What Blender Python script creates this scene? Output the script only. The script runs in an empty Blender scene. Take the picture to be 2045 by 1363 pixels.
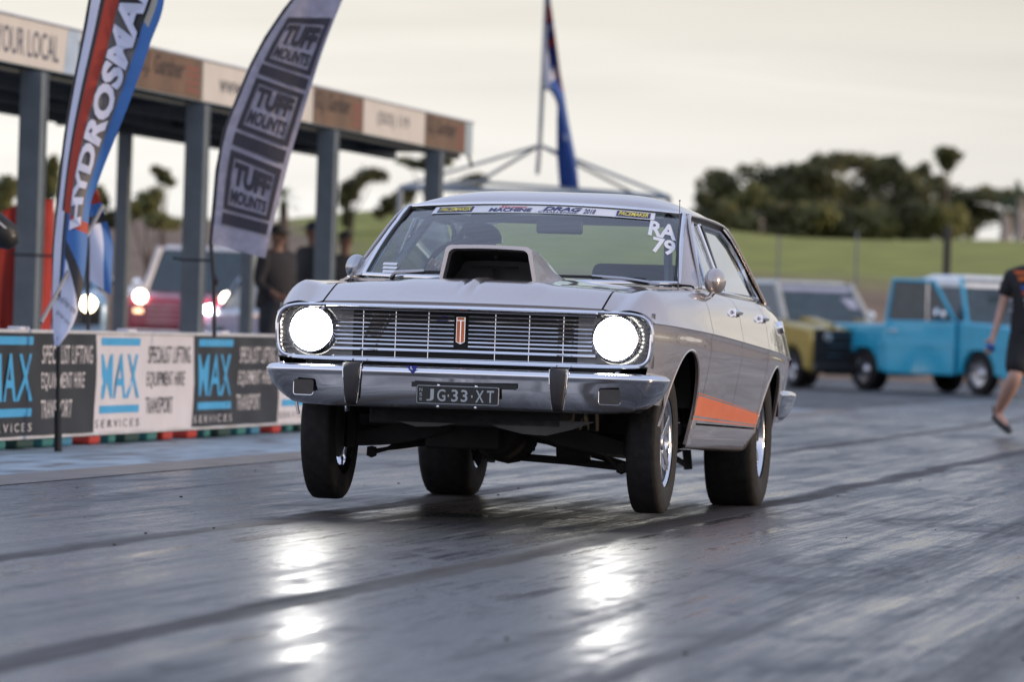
import bpy, bmesh, math, random
import numpy as np
from mathutils import Matrix, Vector
rad = math.radians
S = bpy.context.scene
C = S.collection
random.seed(7)
# ---------------------------------------------------------------- camera
F, HC, Y0, ROLL = 10300.0, 0.85, 655.0, rad(1.8)      # focal (px of a 2045 wide picture), height, horizon row, roll
cam = bpy.data.cameras.new('camera'); co = bpy.data.objects.new('camera', cam); C.objects.link(co); S.camera = co
cam.sensor_width = 36; cam.lens = F / 2045 * 36; cam.clip_start = 0.5; cam.clip_end = 6000
_p = -math.atan((681.5 - Y0) / F)
_f = Vector((0, math.cos(_p), math.sin(_p))); _u0 = Vector((0, -math.sin(_p), math.cos(_p))); _r0 = Vector((1, 0, 0))
_r = _r0 * math.cos(ROLL) + _u0 * math.sin(ROLL); _u = _u0 * math.cos(ROLL) - _r0 * math.sin(ROLL)
co.matrix_world = Matrix(((_r.x, _u.x, -_f.x, 0), (_r.y, _u.y, -_f.y, 0), (_r.z, _u.z, -_f.z, HC), (0, 0, 0, 1)))
cam.dof.use_dof = True; cam.dof.focus_distance = 22.7; cam.dof.aperture_fstop = 3.9; cam.dof.aperture_blades = 0
# ---------------------------------------------------------------- world and sun
SUN_AZ, SUN_EL = rad(98), rad(10)
S.view_settings.view_transform = 'Standard'; S.view_settings.look = 'None'; S.view_settings.exposure = 0.10; S.view_settings.gamma = 1.0
S.cycles.use_denoising = True; S.cycles.max_bounces = 8; S.cycles.transparent_max_bounces = 16
S.cycles.sample_clamp_indirect = 8
w = bpy.data.worlds.new('World'); S.world = w; w.use_nodes = True
N = w.node_tree.nodes; Lk = w.node_tree.links; N.clear()
wo = N.new('ShaderNodeOutputWorld'); bg = N.new('ShaderNodeBackground'); bg.inputs[1].default_value = 0.1
sky = N.new('ShaderNodeTexSky'); sky.sky_type = 'NISHITA'; sky.sun_disc = False; sky.sun_elevation = SUN_EL; sky.sun_rotation = SUN_AZ
tc = N.new('ShaderNodeTexCoord'); sep = N.new('ShaderNodeSeparateXYZ'); Lk.new(tc.outputs['Generated'], sep.inputs[0])
def wramp(src, lo, hi, stops):
    m = N.new('ShaderNodeMapRange'); m.inputs[1].default_value = lo; m.inputs[2].default_value = hi; Lk.new(src, m.inputs[0])
    r = N.new('ShaderNodeValToRGB'); Lk.new(m.outputs[0], r.inputs[0]); e = r.color_ramp.elements
    e[0].position, e[0].color = stops[0][0], (*stops[0][1], 1); e[1].position, e[1].color = stops[-1][0], (*stops[-1][1], 1)
    for p, c in stops[1:-1]:
        x = e.new(p); x.color = (*c, 1)
    return r.outputs[0]
# high thin cloud: cream over the strip, lavender grey to the right, pale blue overhead and behind
front = wramp(sep.outputs['Z'], 0.0, 0.5, [(0, (1.04, 1.04, 1.02)), (.06, (1.0, .97, .92)), (.14, (.91, .865, .78)), (.20, (.78, .79, .84)), (.36, (.60, .67, .86)), (1, (.60, .70, .98))])
back = wramp(sep.outputs['Z'], 0.0, 0.6, [(0, (1.0, .95, 1.0)), (.2, (1.05, 1.05, 1.2)), (.5, (.88, .94, 1.18)), (1, (.60, .70, .98))])
mx = N.new('ShaderNodeMix'); mx.data_type = 'RGBA'
mr = N.new('ShaderNodeMapRange'); mr.inputs[1].default_value = -.35; mr.inputs[2].default_value = .55; Lk.new(sep.outputs['Y'], mr.inputs[0])
Lk.new(mr.outputs[0], mx.inputs[0]); Lk.new(back, mx.inputs[6]); Lk.new(front, mx.inputs[7])
side = N.new('ShaderNodeMapRange'); side.inputs[1].default_value = -.06; side.inputs[2].default_value = .14
side.inputs[3].default_value = 1.0; side.inputs[4].default_value = .80; Lk.new(sep.outputs['X'], side.inputs[0])
cmap = N.new('ShaderNodeMapping'); cmap.inputs['Scale'].default_value = (7, 7, 95); cmap.inputs['Rotation'].default_value = (0, rad(5), 0)
Lk.new(tc.outputs['Generated'], cmap.inputs[0])
cn = N.new('ShaderNodeTexNoise'); cn.inputs['Scale'].default_value = 1.0; cn.inputs['Detail'].default_value = 5; cn.inputs['Distortion'].default_value = .6
Lk.new(cmap.outputs[0], cn.inputs['Vector'])
cs = N.new('ShaderNodeMapRange'); cs.inputs[1].default_value = .35; cs.inputs[2].default_value = .7; cs.inputs[3].default_value = 1.04; cs.inputs[4].default_value = .90
Lk.new(cn.outputs[0], cs.inputs[0])
mm = N.new('ShaderNodeMath'); mm.operation = 'MULTIPLY'; Lk.new(side.outputs[0], mm.inputs[0]); Lk.new(cs.outputs[0], mm.inputs[1])
vm = N.new('ShaderNodeVectorMath'); vm.operation = 'SCALE'; Lk.new(mx.outputs[2], vm.inputs[0]); Lk.new(mm.outputs[0], vm.inputs['Scale'])
vs = N.new('ShaderNodeVectorMath'); vs.operation = 'SCALE'; vs.inputs['Scale'].default_value = 10.0; Lk.new(vm.outputs[0], vs.inputs[0])
fin = N.new('ShaderNodeMix'); fin.data_type = 'RGBA'; fin.inputs[0].default_value = .93
Lk.new(sky.outputs[0], fin.inputs[6]); Lk.new(vs.outputs[0], fin.inputs[7]); Lk.new(fin.outputs[2], bg.inputs[0]); Lk.new(bg.outputs[0], wo.inputs[0])
sl = bpy.data.lights.new('sun', 'SUN'); sl.energy = 2.0; sl.angle = rad(6); sl.color = (1, .76, .52)
so = bpy.data.objects.new('sun', sl); C.objects.link(so)
_sd = Vector((math.sin(SUN_AZ) * math.cos(SUN_EL), math.cos(SUN_AZ) * math.cos(SUN_EL), math.sin(SUN_EL)))
so.rotation_euler = _sd.to_track_quat('Z', 'Y').to_euler()

# ---------------------------------------------------------------- helpers
def at(px, py, Y):
    """world point seen at pixel (px,py) of the 2045x1363 photograph at distance Y"""
    x, y = px - 1022.5, py - 681.5
    u = x * math.cos(ROLL) + y * math.sin(ROLL); v = -x * math.sin(ROLL) + y * math.cos(ROLL) - (Y0 - 681.5)
    return Vector((u / F * Y, Y, HC - v / F * Y))
def tag(o, label=None, cat=None, group=None, kind=None):
    for k, v in (('label', label), ('category', cat), ('group', group), ('kind', kind)):
        if v: o[k] = v
    return o
def empty(name, loc=(0, 0, 0), rz=0.0, label=None, cat=None, group=None):
    o = bpy.data.objects.new(name, None); C.objects.link(o); o.location = loc; o.rotation_euler = (0, 0, rz)
    o.empty_display_size = .2
    return tag(o, label, cat, group)
def copy_tree(o, parent=None):
    c = o.copy(); C.objects.link(c); c.parent = parent
    for ch in list(o.children): copy_tree(ch, c)
    return c
_mats = {}
def mat(name, col, rough=.6, metal=0.0, coat=0.0, var=.12, scale=6.0, emit=None, es=0.0, bump=0.0, spec=None, aniso=None, sheen=0, trans=0, alpha=1):
    if name in _mats: return _mats[name]
    m = bpy.data.materials.new(name); m.use_nodes = True; _mats[name] = m
    n = m.node_tree.nodes; l = m.node_tree.links; b = n['Principled BSDF']
    b.inputs['Roughness'].default_value = rough; b.inputs['Metallic'].default_value = metal
    b.inputs['Coat Weight'].default_value = coat; b.inputs['Coat Roughness'].default_value = .03
    if spec is not None: b.inputs['Specular IOR Level'].default_value = spec
    if trans: b.inputs['Transmission Weight'].default_value = trans
    if sheen: b.inputs['Sheen Weight'].default_value = sheen
    b.inputs['Alpha'].default_value = alpha
    t = n.new('ShaderNodeTexCoord'); k = n.new('ShaderNodeTexNoise'); k.inputs['Scale'].default_value = scale; k.inputs['Detail'].default_value = 6
    l.new(t.outputs['Object'], k.inputs['Vector'])
    r = n.new('ShaderNodeValToRGB'); l.new(k.outputs[0], r.inputs[0])
    r.color_ramp.elements[0].position = .3; r.color_ramp.elements[1].position = .7
    r.color_ramp.elements[0].color = (*[c * (1 - var) for c in col], 1); r.color_ramp.elements[1].color = (*[min(1, c * (1 + var)) for c in col], 1)
    l.new(r.outputs[0], b.inputs['Base Color'])
    if bump:
        bp = n.new('ShaderNodeBump'); bp.inputs['Strength'].default_value = bump; bp.inputs['Distance'].default_value = .02
        l.new(k.outputs[0], bp.inputs['Height']); l.new(bp.outputs[0], b.inputs['Normal'])
    if emit:
        b.inputs['Emission Color'].default_value = (*emit, 1); b.inputs['Emission Strength'].default_value = es
    return m
def glass(name, tint, ior=1.45, extra=.0, rough=.01):
    if name in _mats: return _mats[name]
    m = bpy.data.materials.new(name); m.use_nodes = True; _mats[name] = m
    n = m.node_tree.nodes; l = m.node_tree.links; n.clear()
    o = n.new('ShaderNodeOutputMaterial'); mixs = n.new('ShaderNodeMixShader'); t = n.new('ShaderNodeBsdfTransparent'); g = n.new('ShaderNodeBsdfGlossy')
    t.inputs[0].default_value = (*tint, 1); g.inputs['Roughness'].default_value = rough; g.inputs[0].default_value = (1, 1, 1, 1)
    fr = n.new('ShaderNodeFresnel'); ge = n.new('ShaderNodeNewGeometry'); io = n.new('ShaderNodeMapRange'); io.inputs[3].default_value = ior; io.inputs[4].default_value = 1 / ior
    l.new(ge.outputs['Backfacing'], io.inputs[0]); l.new(io.outputs[0], fr.inputs[0])
    ad = n.new('ShaderNodeMath'); ad.operation = 'ADD'; ad.inputs[1].default_value = extra; ad.use_clamp = True
    l.new(fr.outputs[0], ad.inputs[0]); l.new(ad.outputs[0], mixs.inputs[0]); l.new(t.outputs[0], mixs.inputs[1]); l.new(g.outputs[0], mixs.inputs[2]); l.new(mixs.outputs[0], o.inputs[0])
    return m
class MB:
    def __init__(s): s.v = []; s.f = []; s.mi = []
    def add(s, vs, fs, mi=0):
        k = len(s.v); s.v += [tuple(x) for x in vs]; s.f += [[k + i for i in f] for f in fs]; s.mi += [mi] * len(fs); return s
    def box(s, c, d, rz=0.0, mi=0, M=None):
        x, y, z = d[0] / 2, d[1] / 2, d[2] / 2; R = Matrix.Rotation(rz, 3, 'Z') if M is None else M
        vs = [Vector(c) + R @ Vector((sx * x, sy * y, sz * z)) for sx in (-1, 1) for sy in (-1, 1) for sz in (-1, 1)]
        return s.add(vs, [(0, 1, 3, 2), (4, 6, 7, 5), (0, 4, 5, 1), (2, 3, 7, 6), (0, 2, 6, 4), (1, 5, 7, 3)], mi)
    def grid(s, rows, mi=0, closed=False, mf=None):
        n = len(rows[0]); vs = [p for r in rows for p in r]; fs = []; ms = []
        for i in range(len(rows) - 1):
            for j in range(n if closed else n - 1):
                j2 = (j + 1) % n; fs.append((i * n + j, i * n + j2, (i + 1) * n + j2, (i + 1) * n + j)); ms.append(mf(i, j) if mf else mi)
        k = len(s.v); s.v += [tuple(x) for x in vs]; s.f += [[k + i for i in f] for f in fs]; s.mi += ms; return s
    def tube(s, pts, r, n=8, caps=True, mi=0, flat=1.0):
        pts = [Vector(p) for p in pts]; rr = r if isinstance(r, (list, tuple)) else [r] * len(pts); rows = []
        up = None
        for i, p in enumerate(pts):
            d = (pts[min(i + 1, len(pts) - 1)] - pts[max(i - 1, 0)])
            d = d.normalized() if d.length > 1e-9 else Vector((0, 0, 1))
            if up is None: up = Vector((0, 0, 1)) if abs(d.z) < .9 else Vector((0, 1, 0))
            a = d.cross(up).normalized(); b = a.cross(d).normalized(); up = b
            rows.append([p + (a * math.cos(2 * math.pi * k / n) + b * math.sin(2 * math.pi * k / n) * flat) * rr[i] for k in range(n)])
        k0 = len(s.v); s.grid(rows, mi, closed=True)
        if caps:
            s.f.append([k0 + i for i in range(n)][::-1]); s.mi.append(mi)
            k1 = k0 + (len(pts) - 1) * n; s.f.append([k1 + i for i in range(n)]); s.mi.append(mi)
        return s
    def lathe(s, prof, o, ax, n=32, mi=0, mf=None):
        ax = Vector(ax).normalized(); t = Vector((0, 0, 1)) if abs(ax.z) < .9 else Vector((1, 0, 0)); a = ax.cross(t).normalized(); b = ax.cross(a)
        rows = [[Vector(o) + ax * h + (a * math.cos(2 * math.pi * k / n) + b * math.sin(2 * math.pi * k / n)) * r for k in range(n)] for r, h in prof]
        return s.grid(rows, mi, closed=True, mf=mf)
    def prism(s, poly, f0, f1, mi=0):
        n = len(poly); vs = [f0(*p) for p in poly] + [f1(*p) for p in poly]
        return s.add(vs, [list(range(n))[::-1], list(range(n, 2 * n))] + [(i, (i + 1) % n, n + (i + 1) % n, n + i) for i in range(n)], mi)
    def build(s, name, m, parent=None, smooth=30, bevel=0.0, merge=False, solid=0.0, sub=0, soff=-1.0, recalc=True):
        me = bpy.data.meshes.new(name); me.from_pydata([tuple(v) for v in s.v], [], s.f)
        ms = m if isinstance(m, (list, tuple)) else [m]
        for x in ms: me.materials.append(x)
        if len(ms) > 1: me.polygons.foreach_set('material_index', s.mi)
        if recalc or merge:
            b = bmesh.new(); b.from_mesh(me)
            if merge: bmesh.ops.remove_doubles(b, verts=b.verts, dist=1e-4)
            if recalc: bmesh.ops.recalc_face_normals(b, faces=b.faces)
            b.to_mesh(me); b.free()
        if smooth:
            me.shade_smooth(); me.set_sharp_from_angle(angle=rad(smooth))
        o = bpy.data.objects.new(name, me); C.objects.link(o)
        if parent: o.parent = parent
        if solid:
            q = o.modifiers.new('solid', 'SOLIDIFY'); q.thickness = solid; q.offset = soff
        if bevel:
            q = o.modifiers.new('bevel', 'BEVEL'); q.width = bevel; q.segments = 3; q.limit_method = 'ANGLE'; q.angle_limit = rad(35); q.harden_normals = False
        if sub:
            q = o.modifiers.new('sub', 'SUBSURF'); q.levels = sub; q.render_levels = sub
        return o
_tc = {}
def text2d(body, bold=0.0, shear=0.0, sp=1.0):
    """flat lettering as (verts2d, faces), normalised so that x runs 0..w, y 0..1 on cap height"""
    key = (body, bold, shear, sp)
    if key in _tc: return _tc[key]
    cu = bpy.data.curves.new('t', 'FONT'); cu.body = body; cu.offset = bold; cu.shear = shear; cu.size = 1; cu.resolution_u = 3; cu.space_character = sp
    ob = bpy.data.objects.new('t', cu); C.objects.link(ob)
    dg = bpy.context.evaluated_depsgraph_get(); dg.update()
    me = bpy.data.meshes.new_from_object(ob.evaluated_get(dg))
    vs = [(v.co.x, v.co.y) for v in me.vertices]; fs = [list(p.vertices) for p in me.polygons]
    bpy.data.objects.remove(ob); bpy.data.curves.remove(cu); bpy.data.meshes.remove(me)
    x0 = min(v[0] for v in vs); x1 = max(v[0] for v in vs); y0 = min(v[1] for v in vs); y1 = max(v[1] for v in vs)
    r = ([((x - x0) / (x1 - x0), (y - y0) / (y1 - y0)) for x, y in vs], fs); _tc[key] = r
    return r
def text_on(mb, body, fn, box, bold=0.0, shear=0.0, mi=0, sp=1.0):
    """write body in box (a0,b0,a1,b1) of surface fn(a,b)->point"""
    vs, fs = text2d(body, bold, shear, sp); a0, b0, a1, b1 = box
    mb.add([fn(a0 + (a1 - a0) * x, b0 + (b1 - b0) * y) for x, y in vs], fs, mi)
def interp(tab):
    xs = [t[0] for t in tab]; ys = [t[1] for t in tab]; n = len(xs)
    d = [(ys[i + 1] - ys[i]) / (xs[i + 1] - xs[i]) for i in range(n - 1)]
    m = [d[0]] + [0 if d[i - 1] * d[i] <= 0 else 2 * d[i - 1] * d[i] / (d[i - 1] + d[i]) for i in range(1, n - 1)] + [d[-1]]
    def f(x):
        if x <= xs[0]: return ys[0]
        if x >= xs[-1]: return ys[-1]
        i = max(k for k in range(n - 1) if xs[k] <= x); h = xs[i + 1] - xs[i]; t = (x - xs[i]) / h
        return (2*t**3-3*t*t+1)*ys[i] + (t**3-2*t*t+t)*h*m[i] + (-2*t**3+3*t*t)*ys[i+1] + (t**3-t*t)*h*m[i+1]
    return f
def sm(a, b, x):
    t = max(0, min(1, (x - a) / (b - a))); return t * t * (3 - 2 * t)

# ---------------------------------------------------------------- ground, strip, apron
TH = rad(10.6)                                        # heading of the strip, barrier and shed
def uw(u, w_, z=0): return Vector((u * math.cos(TH) + w_ * math.sin(TH), -u * math.sin(TH) + w_ * math.cos(TH), z))
def asphalt(name, dark, light, streaks, base_rough):
    m = bpy.data.materials.new(name); m.use_nodes = True; n = m.node_tree.nodes; l = m.node_tree.links; b = n['Principled BSDF']
    t = n.new('ShaderNodeTexCoord'); sp = n.new('ShaderNodeSeparateXYZ'); l.new(t.outputs['Object'], sp.inputs[0])
    def noise(sc, det=6, dist=0, rough=.55, rot=0):
        mp = n.new('ShaderNodeMapping'); mp.inputs['Scale'].default_value = sc; mp.inputs['Rotation'].default_value = (0, 0, rot); l.new(t.outputs['Object'], mp.inputs[0])
        k = n.new('ShaderNodeTexNoise'); k.inputs['Scale'].default_value = 1; k.inputs['Detail'].default_value = det; k.inputs['Distortion'].default_value = dist; k.inputs['Roughness'].default_value = rough
        l.new(mp.outputs[0], k.inputs['Vector']); return k.outputs[0]
    def rng(src, a, b_, c, d):
        q = n.new('ShaderNodeMapRange'); q.inputs[1].default_value = a; q.inputs[2].default_value = b_; q.inputs[3].default_value = c; q.inputs[4].default_value = d; l.new(src, q.inputs[0]); return q.outputs[0]
    def math_(op, a, b_, clamp=False):
        q = n.new('ShaderNodeMath'); q.operation = op; q.use_clamp = clamp
        for i, x in enumerate((a, b_)):
            if isinstance(x, (int, float)): q.inputs[i].default_value = x
            elif x is not None: l.new(x, q.inputs[i])
        return q.outputs[0]
    streak = noise((7, .22, 1), 8, .4, .62)            # rubber drawn along the strip
    fine = noise((60, 5, 1), 5, 0, .6)
    blot = noise((1.1, .33, 1), 5, .8, .55, rad(12))
    grit = noise((180, 60, 1), 3)
    lines = noise((38, .55, 1), 6, .25, .65, rad(1.5))
    dirt = noise((3.2, 1.1, 1), 6, 1.2, .6, rad(-20))
    mask = None
    wob = math_('MULTIPLY', math_('SUBTRACT', noise((2, .5, 1), 4), .5), .22)
    for (u0, hw, s_) in streaks:
        d = math_('ABSOLUTE', math_('SUBTRACT', math_('ADD', sp.outputs[0], wob), u0), None)
        k = rng(d, hw * .75, hw * 1.25, s_, 0)
        mask = k if mask is None else math_('MAXIMUM', mask, k)
    cr = n.new('ShaderNodeMix'); cr.data_type = 'RGBA'; cr.inputs[6].default_value = (*dark, 1); cr.inputs[7].default_value = (*light, 1)
    l.new(math_('MULTIPLY', math_('MULTIPLY', rng(streak, .35, .7, 0, 1), rng(blot, .3, .7, .3, 1)), rng(lines, .35, .6, .35, 1)), cr.inputs[0])
    c2 = n.new('ShaderNodeMix'); c2.data_type = 'RGBA'; c2.inputs[7].default_value = (.05, .045, .042, 1); l.new(cr.outputs[2], c2.inputs[6])
    if mask is not None: l.new(mask, c2.inputs[0])
    else: c2.inputs[0].default_value = 0
    l.new(c2.outputs[2], b.inputs['Base Color'])
    r = math_('ADD', rng(streak, .36, .64, base_rough + .20, base_rough - .02), math_('ADD', rng(blot, .35, .65, .12, -.05), math_('ADD', math_('ADD', rng(fine, .3, .7, -.05, .05), rng(lines, .38, .62, -.045, .10)), rng(dirt, .52, .66, 0, .16))))
    if mask is not None: r = math_('ADD', r, math_('MULTIPLY', mask, .30))
    l.new(math_('MAXIMUM', r, .08), b.inputs['Roughness'])
    if mask is not None:
        sp_ = math_('SUBTRACT', .5, math_('MULTIPLY', mask, .34)); l.new(sp_, b.inputs['Specular IOR Level'])
    bp = n.new('ShaderNodeBump'); bp.inputs['Strength'].default_value = .25; bp.inputs['Distance'].default_value = .0009
    l.new(math_('ADD', math_('ADD', fine, math_('MULTIPLY', grit, .5)), math_('MULTIPLY', streak, .35)), bp.inputs['Height']); l.new(bp.outputs[0], b.inputs['Normal'])
    return m
m_strip = asphalt('strip_asphalt', (.022, .023, .025), (.14, .138, .14), [(-3.48, .085, .9), (-4.98, .075, .8), (-2.05, .05, .3), (-6.3, .06, .35), (-.4, .16, .5), (-1.25, .1, .35)], .165)
m_dirt = mat('dirt_ground', (.13, .10, .07), .9, var=.35, scale=.6, bump=.3)
MB().grid([[(-3000, -200, -.02), (-3000, 4000, -.02)], [(3000, -200, -.02), (3000, 4000, -.02)]]).build('ground', m_dirt, smooth=0)['kind'] = 'structure'
def sheet(name, u0, u1, w0, w1, z, m):
    o = MB().grid([[(u0, w0, 0), (u0, w1, 0)], [(u1, w0, 0), (u1, w1, 0)]]).build(name, m, smooth=0); o.location = (0, 0, z); o.rotation_euler = (0, 0, -TH); o['kind'] = 'structure'; return o
sheet('staging_asphalt', -45, 60, -5, 108, -.006, asphalt('pit_asphalt', (.03, .032, .036), (.055, .057, .06), [], .42))
sheet('drag_strip', -7.25, 26, -5, 100, 0, m_strip)
def painted_apron():
    m = bpy.data.materials.new('painted_apron'); m.use_nodes = True; n = m.node_tree.nodes; l = m.node_tree.links; b = n['Principled BSDF']
    t = n.new('ShaderNodeTexCoord'); mp = n.new('ShaderNodeMapping'); mp.inputs['Scale'].default_value = (5, 1.2, 1); l.new(t.outputs['Object'], mp.inputs[0])
    k = n.new('ShaderNodeTexNoise'); k.inputs['Scale'].default_value = 1; k.inputs['Detail'].default_value = 8; k.inputs['Distortion'].default_value = .5; l.new(mp.outputs[0], k.inputs[0])
    r = n.new('ShaderNodeValToRGB'); l.new(k.outputs[0], r.inputs[0]); e = r.color_ramp.elements
    e[0].position, e[0].color = .36, (.13, .12, .11, 1); e[1].position, e[1].color = .62, (.33, .41, .46, 1); x = e.new(.46); x.color = (.20, .26, .31, 1)
    l.new(r.outputs[0], b.inputs['Base Color']); b.inputs['Roughness'].default_value = .5; return m
sheet('painted_apron', -12, -7.5, 5, 60, .004, painted_apron())
sheet('bare_concrete_edge', -7.5, -7.05, 5, 60, .004, mat('bare_concrete', (.21, .18, .15), .6, var=.3, scale=3))

# ================================================================ THE SILVER RACE SEDAN
M_paint = mat('silver_paint', (.50, .445, .425), .25, .60, 1.0, var=.02, scale=2)
M_chrome = mat('chrome', (.82, .82, .84), .05, 1.0, var=.02)
M_satin = mat('satin_alloy', (.55, .55, .57), .28, 1.0, var=.05)
M_black = mat('black_satin', (.012, .012, .013), .45, var=.2)
M_under = mat('underbody_black', (.012, .011, .010), .75, var=.5, scale=12)
M_rubber = mat('tyre_rubber', (.012, .0105, .010), .75, var=.5, scale=26, bump=.25)
M_rubtrim = mat('rubber_trim', (.03, .026, .026), .5, var=.1)
M_mesh = mat('grille_dark', (.010, .009, .009), .5, var=.2)
M_orange = mat('orange_stripe', (.75, .17, .04), .4, 0, .25, var=.06)
M_white = mat('white_vinyl', (.80, .79, .80), .5, var=.03)
M_navy = mat('navy_ink', (.02, .03, .13), .5, var=.05)
M_yellow = mat('yellow_ink', (.85, .70, .10), .5, var=.05)
M_redink = mat('red_ink', (.55, .03, .05), .5, var=.05)
M_lamp = mat('lit_lamp', (1, 1, 1), .3, emit=(1, .97, .90), es=85)
M_glass = glass('screen_glass', (.78, .88, .90), 1.5, .075)
M_sideglass = glass('side_glass', (.55, .62, .62), 1.5, .30)
M_cloth = mat('dark_trim', (.02, .02, .022), .9, var=.2)
M_plate = mat('plate_black', (.012, .013, .012), .4, var=.1)
M_plateink = mat('plate_grey', (.42, .45, .46), .4, .3, var=.05)
M_grey = mat('primer_grey', (.11, .105, .10), .7, var=.2)
M_amber = mat('smoked_lens', (.02, .017, .017), .25, 0, .2, var=.1)

YAW, PIT, RZL = rad(10.6), rad(1.4), rad(0.0)
RM = Matrix.Rotation(-YAW, 3, 'Z') @ Matrix.Rotation(-PIT, 3, 'X') @ Matrix.Rotation(RZL, 3, 'Y')
_o = Vector((.435, 25.9, .40)) - RM @ Vector((0, 2.82, .35))
car = empty('race_sedan', _o, 0, 'silver vintage drag sedan with bonnet scoop, lit headlights and front wheels off the ground', 'car')
car.rotation_euler = RM.to_euler()

W = interp([(-.80, .835), (-.55, .868), (-.2, .89), (.4, .915), (1.2, .925), (2.4, .925), (3.0, .905), (3.5, .875), (3.95, .82)])
ZC = interp([(-.8, .752), (.3, .745), (2, .725), (3.95, .70)])
ZT = interp([(-.80, .804), (-.72, .838), (-.62, .876), (-.54, .900), (-.48, .906), (-.2, .915), (.5, .935), (1.5, .945), (2.6, .952), (3.3, .945), (3.95, .90)])
ZH = interp([(-.80, .806), (-.70, .839), (-.60, .870), (-.54, .886), (-.50, .892), (-.2, .908), (.45, .944)])
AI = interp([(-.8, .10), (-.3, .10), (.5, .085), (2.5, .085), (3.4, .11), (3.95, .12)])
def warp(x, y):
    a = abs(x); b = sm(-.1, -.8, y) if y < -.1 else 0
    return y + b * (.095 * (a / .85) ** 2.5 - .025 * max(0, 1 - a / .6))
def arch(y):
    for yc, a, zc, b_ in ((0.02, .37, .31, .345), (2.82, .42, .31, .335)):
        if abs(y - yc) < a: return zc + b_ * math.sqrt(max(0, 1 - ((y - yc) / a) ** 2))
    return None
def low_inset(z, zc):
    return interp([(.22, .088), (.34, .060), (.46, .036), (.62, .008), (.68, .002), (zc - .02, .006), (zc, .0)])(z)
def section(y, zbot, side, xin, zin):
    """points from lower edge over the crease and shoulder to the inner top edge"""
    w_, zc, zt, A = W(y), ZC(y), ZT(y), AI(y); pts = []
    zs0, zmid = zbot, .31
    lo = [zbot + (max(zmid, zbot) - zbot) * k / 3 for k in range(4)] if zbot < .31 else [zbot] * 4
    up0 = max(zbot, .31)
    ups = [up0 + (zc - .004 - up0) * k / 14 for k in range(1, 15)]
    pts.append((w_ - low_inset(zbot, zc) - .016, zbot + .002)); pts.append((w_ - low_inset(zbot, zc) - .006, zbot))
    for z in lo + ups: pts.append((w_ - low_inset(z, zc), z))
    for k in range(0, 13):
        q = k / 12; z = zc + (zt - zc) * (1 - (1 - q) ** 1.15)
        ins = A * (.42 * q + .58 * q ** 4) - .006 * (1 - q) ** 6
        pts.append((w_ - ins, z))
    x1 = w_ - A
    for k in range(1, 9):
        t = k / 8; dip = -.010 * math.sin(math.pi * t) if xin < .7 else 0
        pts.append((x1 + (xin - x1) * t, zt + (zin - zt) * t + dip + .004 * math.sin(math.pi * min(1, t * 2))))
    return [(side * x, warp(x, y), z) for x, z in pts]
def side_panel(name, ya, yb, side, xin, zin, sill, m=M_paint):
    ys = set([ya, yb])
    n = int((yb - ya) / .035) + 2
    for i in range(n + 1): ys.add(ya + (yb - ya) * i / n)
    for yc, a in ((.02, .37), (2.82, .42)):
        for k in range(31):
            y = yc - a * math.cos(math.pi * k / 30)
            if ya < y < yb: ys = {q for q in ys if abs(q - y) > .006 or q in (ya, yb)}; ys.add(y)
    ys = sorted(ys); rows = []
    for i, y in enumerate(ys):
        z = arch(y); zb = sill(y) if callable(sill) else sill
        r = section(y, max(zb, z) if z else zb, side, xin, zin(y))
        if i in (0, len(ys) - 1) and not (i == 0 and ya < -.79):
            f = [(p[0] - side * .02, p[1], p[2] - .004) for p in r]
            rows += [f, r] if i == 0 else [r, f]
        else: rows.append(r)
    return MB().grid(rows).build(name, m, car, smooth=38, merge=True)
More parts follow.
